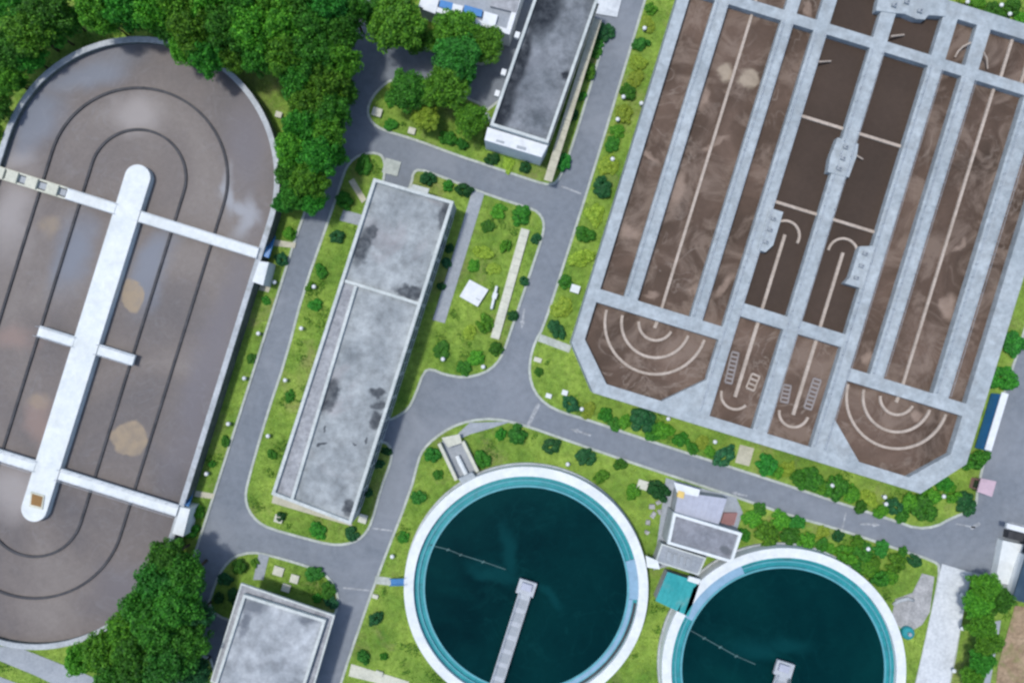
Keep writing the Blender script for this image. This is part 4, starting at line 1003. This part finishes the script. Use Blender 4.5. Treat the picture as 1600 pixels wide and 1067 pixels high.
shrub_rows = [
    ('on the verge left of the basin, from top', 'shrubs on the verge left of the basin', [(1018, 12, 13, Mi), (1012, 36, 15, L_), (1002, 68, 13, E), (998, 98, 17, L_), (994, 122, 15, L_), (982, 143, 13, D), (975, 178, 17, L_), (964, 204, 12, Mi), (957, 225, 12, D), (950, 258, 18, L_), (941, 294, 16, K), (929, 336, 18, L_), (915, 366, 14, D), (906, 404, 19, L_), (884, 440, 15, D), (879, 480, 20, L_), (869, 513, 15, K)]),
    ('on the verge below the basin, from left', 'shrubs on the verge below the basin', [(842, 581, 9, D), (893, 632, 15, K), (920, 640, 12, L_), (946, 648, 13, D), (975, 660, 13, Mi), (1007, 656, 21, K), (1037, 672, 16, Mi), (1064, 687, 15, D), (1096, 693, 14, L_), (1134, 711, 18, K), (1200, 727, 20, E), (1231, 733, 15, L_), (1268, 750, 20, D), (1310, 763, 19, D), (1332, 772, 14, Mi), (1360, 780, 15, L_), (1398, 792, 17, K), (1424, 785, 18, Mi), (1447, 796, 22, D), (1477, 757, 15, D), (1512, 785, 17, K), (1285, 762, 14, Mi), (1346, 792, 13, D), (1378, 800, 13, Mi), (1412, 806, 13, D), (1458, 776, 15, Mi), (1490, 772, 13, Mi), (1248, 746, 13, D), (1216, 738, 11, Mi), (960, 662, 11, D), (1082, 700, 11, D), (1110, 706, 11, Mi), (1022, 675, 13, D)]),
    ('beside the blue display board, from top', 'shrubs by the display board', [(1589, 538, 20, E), (1569, 592, 20, D), (1531, 719, 18, D)]),
    ('around the left clarifier, from left', 'shrubs around the left clarifier', [(567, 1028, 13, E), (586, 968, 13, K), (600, 1026, 8, D), (630, 840, 11, D), (653, 777, 12, E), (675, 711, 15, E), (684, 742, 9, D), (754, 718, 13, D), (782, 679, 10, D), (809, 679, 15, E), (863, 696, 13, K), (915, 713, 16, K), (940, 745, 14, Mi), (969, 726, 13, D), (990, 770, 15, Mi), (1030, 766, 18, K)]),
    ('above the right clarifier, from left', 'shrubs above the right clarifier', [(1176, 812, 17, Mi), (1200, 838, 22, Mi), (1220, 812, 16, Mi), (1246, 816, 13, E), (1262, 845, 14, Mi), (1285, 832, 12, L_), (1310, 838, 12, K), (1325, 868, 18, Mi), (1350, 862, 17, D), (1355, 890, 16, Mi), (1378, 858, 13, E), (1378, 905, 16, D), (1400, 880, 14, Mi), (1431, 878, 13, K), (1188, 798, 12, D), (1236, 838, 15, D), (1286, 852, 13, D), (1340, 846, 13, Mi), (1366, 880, 14, Mi), (1394, 902, 13, Mi), (1412, 864, 11, D), (1338, 888, 12, D), (1300, 858, 11, Mi), (1163, 835, 12, D)]),
    ('around the long grey building, from top', 'shrubs around the long building', [(568, 258, 15, D), (667, 278, 15, K), (537, 312, 15, D), (726, 296, 13, K), (700, 290, 10, D), (527, 370, 14, K), (762, 353, 11, D), (501, 423, 11, D), (690, 448, 7, K), (703, 388, 8, K), (698, 410, 8, K), (492, 476, 13, D), (484, 448, 9, Mi), (452, 620, 10, D), (425, 710, 9, D), (439, 806, 9, K), (495, 829, 13, D), (548, 834, 13, K), (573, 770, 10, K), (590, 725, 9, K), (604, 706, 8, K)]),
    ('on the white square cover lawn, from top', 'shrubs on the white cover lawn', [(780, 330, 12, Mi), (815, 335, 14, D), (838, 372, 9, K), (757, 395, 14, L_), (790, 385, 11, Mi), (740, 415, 13, Mi), (819, 440, 10, K), (770, 420, 12, L_), (802, 494, 10, K), (757, 505, 14, Mi), (733, 520, 13, L_), (690, 548, 13, D), (725, 575, 12, D), (745, 560, 14, Mi), (775, 545, 12, D)]),
    ('around the dark roofed block, from left', 'shrubs around the dark roofed block', [(610, 195, 9, D), (610, 160, 10, Mi), (700, 215, 15, D), (722, 225, 12, E), (770, 248, 13, K), (795, 258, 11, L_), (820, 262, 12, K), (880, 252, 15, E), (893, 180, 11, K), (908, 150, 9, D), (920, 110, 13, Mi), (930, 80, 10, D), (943, 48, 15, K), (936, 66, 9, E)]),
    ('around the bottom building, from left', 'shrubs by the bottom building', [(340, 935, 12, K), (352, 905, 14, K), (373, 886, 15, D), (364, 930, 12, K), (398, 880, 8, Mi), (490, 898, 14, E), (512, 922, 13, D), (518, 942, 11, K), (495, 935, 9, D)]),
    ('right of the oval tank, from top', 'shrubs right of the oval tank', [(438, 405, 11, K), (452, 365, 12, Mi), (415, 470, 8, D), (392, 560, 8, D), (352, 690, 9, D), (330, 725, 8, D), (308, 800, 13, Mi), (298, 830, 12, D)]),
    ('on the grass above the basin, from left', 'shrubs above the basin', [(1505, -6, 13, L_), (1530, 4, 14, Mi), (1555, 16, 14, D), (1585, 10, 15, D), (1598, 28, 12, Mi)]),
]
for where, grp, spots in shrub_rows:
    cnt = {}
    spots = sorted(spots, key=lambda q: q[0] if where.endswith('left') else q[1])
    for q in spots:
        nm = CN[q[3]]; i = cnt.get(nm, 0); cnt[nm] = i+1
        shrub(q[0], q[1], q[2], q[3], '%s shrub, %s such %s' % (nm, ORD[i], where), grp)

# ------------------------------------------------------------------ grass
def inside(pts, poly):
    x, y = pts[:, 0], pts[:, 1]; res = np.zeros(len(pts), bool); n = len(poly)
    for i in range(n):
        x1, y1 = poly[i]; x2, y2 = poly[(i+1) % n]
        if y1 == y2: continue
        c = ((y1 > y) != (y2 > y)) & (x < (x2-x1)*(y-y1)/(y2-y1) + x1)
        res ^= c
    return res
pts = np.stack([rng.uniform(-84, 84, 420000), rng.uniform(-57, 57, 420000)], 1)
ok = np.zeros(len(pts), bool)
for q in LAWNS: ok |= inside(pts, q)
for q in NOGRASS: ok &= ~inside(pts, q)
pts = pts[ok]
n = len(pts)
C = np.concatenate([pts, np.full((n, 1), 0.16) + rng.uniform(-.02, .08, (n, 1))], 1)
Nn = rng.normal(size=(n, 3))*0.55 + np.array((0, 0, 0.8))
gm = quads_mesh('grass', C, Nn, rng.uniform(0.05, 0.11, n), 0.6, M['grass'], rng)
go = link(bpy.data.objects.new('grass', gm))
tag(go, 'short green grass and ground cover growing on the lawns', 'grass', kind='stuff')

# low leafy ground cover in uneven drifts among the grass
cs = np.stack([rng.uniform(-82, 82, 700), rng.uniform(-55, 55, 700)], 1)
ok = np.zeros(len(cs), bool)
for q in LAWNS: ok |= inside(cs, offset(q, 0.7))
for q in NOGRASS: ok &= ~inside(cs, offset(orient(q), -0.6))
cs = cs[ok]; Cc, Nc = [], []
for x, y in cs:
    R_ = rng.uniform(0.35, 1.5); hh = rng.uniform(0.15, 0.45); k = int(55*R_*R_) + 14
    th = rng.uniform(0, 2*pi, k); rr = R_*np.sqrt(rng.uniform(0, 1, k))*(1+0.3*np.sin(3*th+x)); el = rng.uniform(0.6, 1.5); an = rng.uniform(0, pi)
    lx, ly = rr*np.cos(th)*el, rr*np.sin(th)/el
    Cc.append(np.stack([x+lx*cos(an)-ly*sin(an), y+lx*sin(an)+ly*cos(an), 0.15+hh*(1-(rr/R_/1.3)**2)*rng.uniform(.6, 1, k)], 1)); Nc.append(rng.normal(size=(k, 3))*.5+np.array((0, 0, .9)))
Cc = np.concatenate(Cc); Nc = np.concatenate(Nc)
ok = np.zeros(len(Cc), bool)
for q in LAWNS: ok |= inside(Cc[:, :2], q)
for q in NOGRASS: ok &= ~inside(Cc[:, :2], q)
gc = link(bpy.data.objects.new('ground_cover', quads_mesh('ground_cover', Cc[ok], Nc[ok], rng.uniform(0.09, 0.17, int(ok.sum())), 0.7, M['cover'], rng)))
tag(gc, 'low leafy ground cover plants spread in drifts over the lawns', 'ground cover', kind='stuff')

for o in bpy.data.objects:
    if '_b' in o: del o['_b']
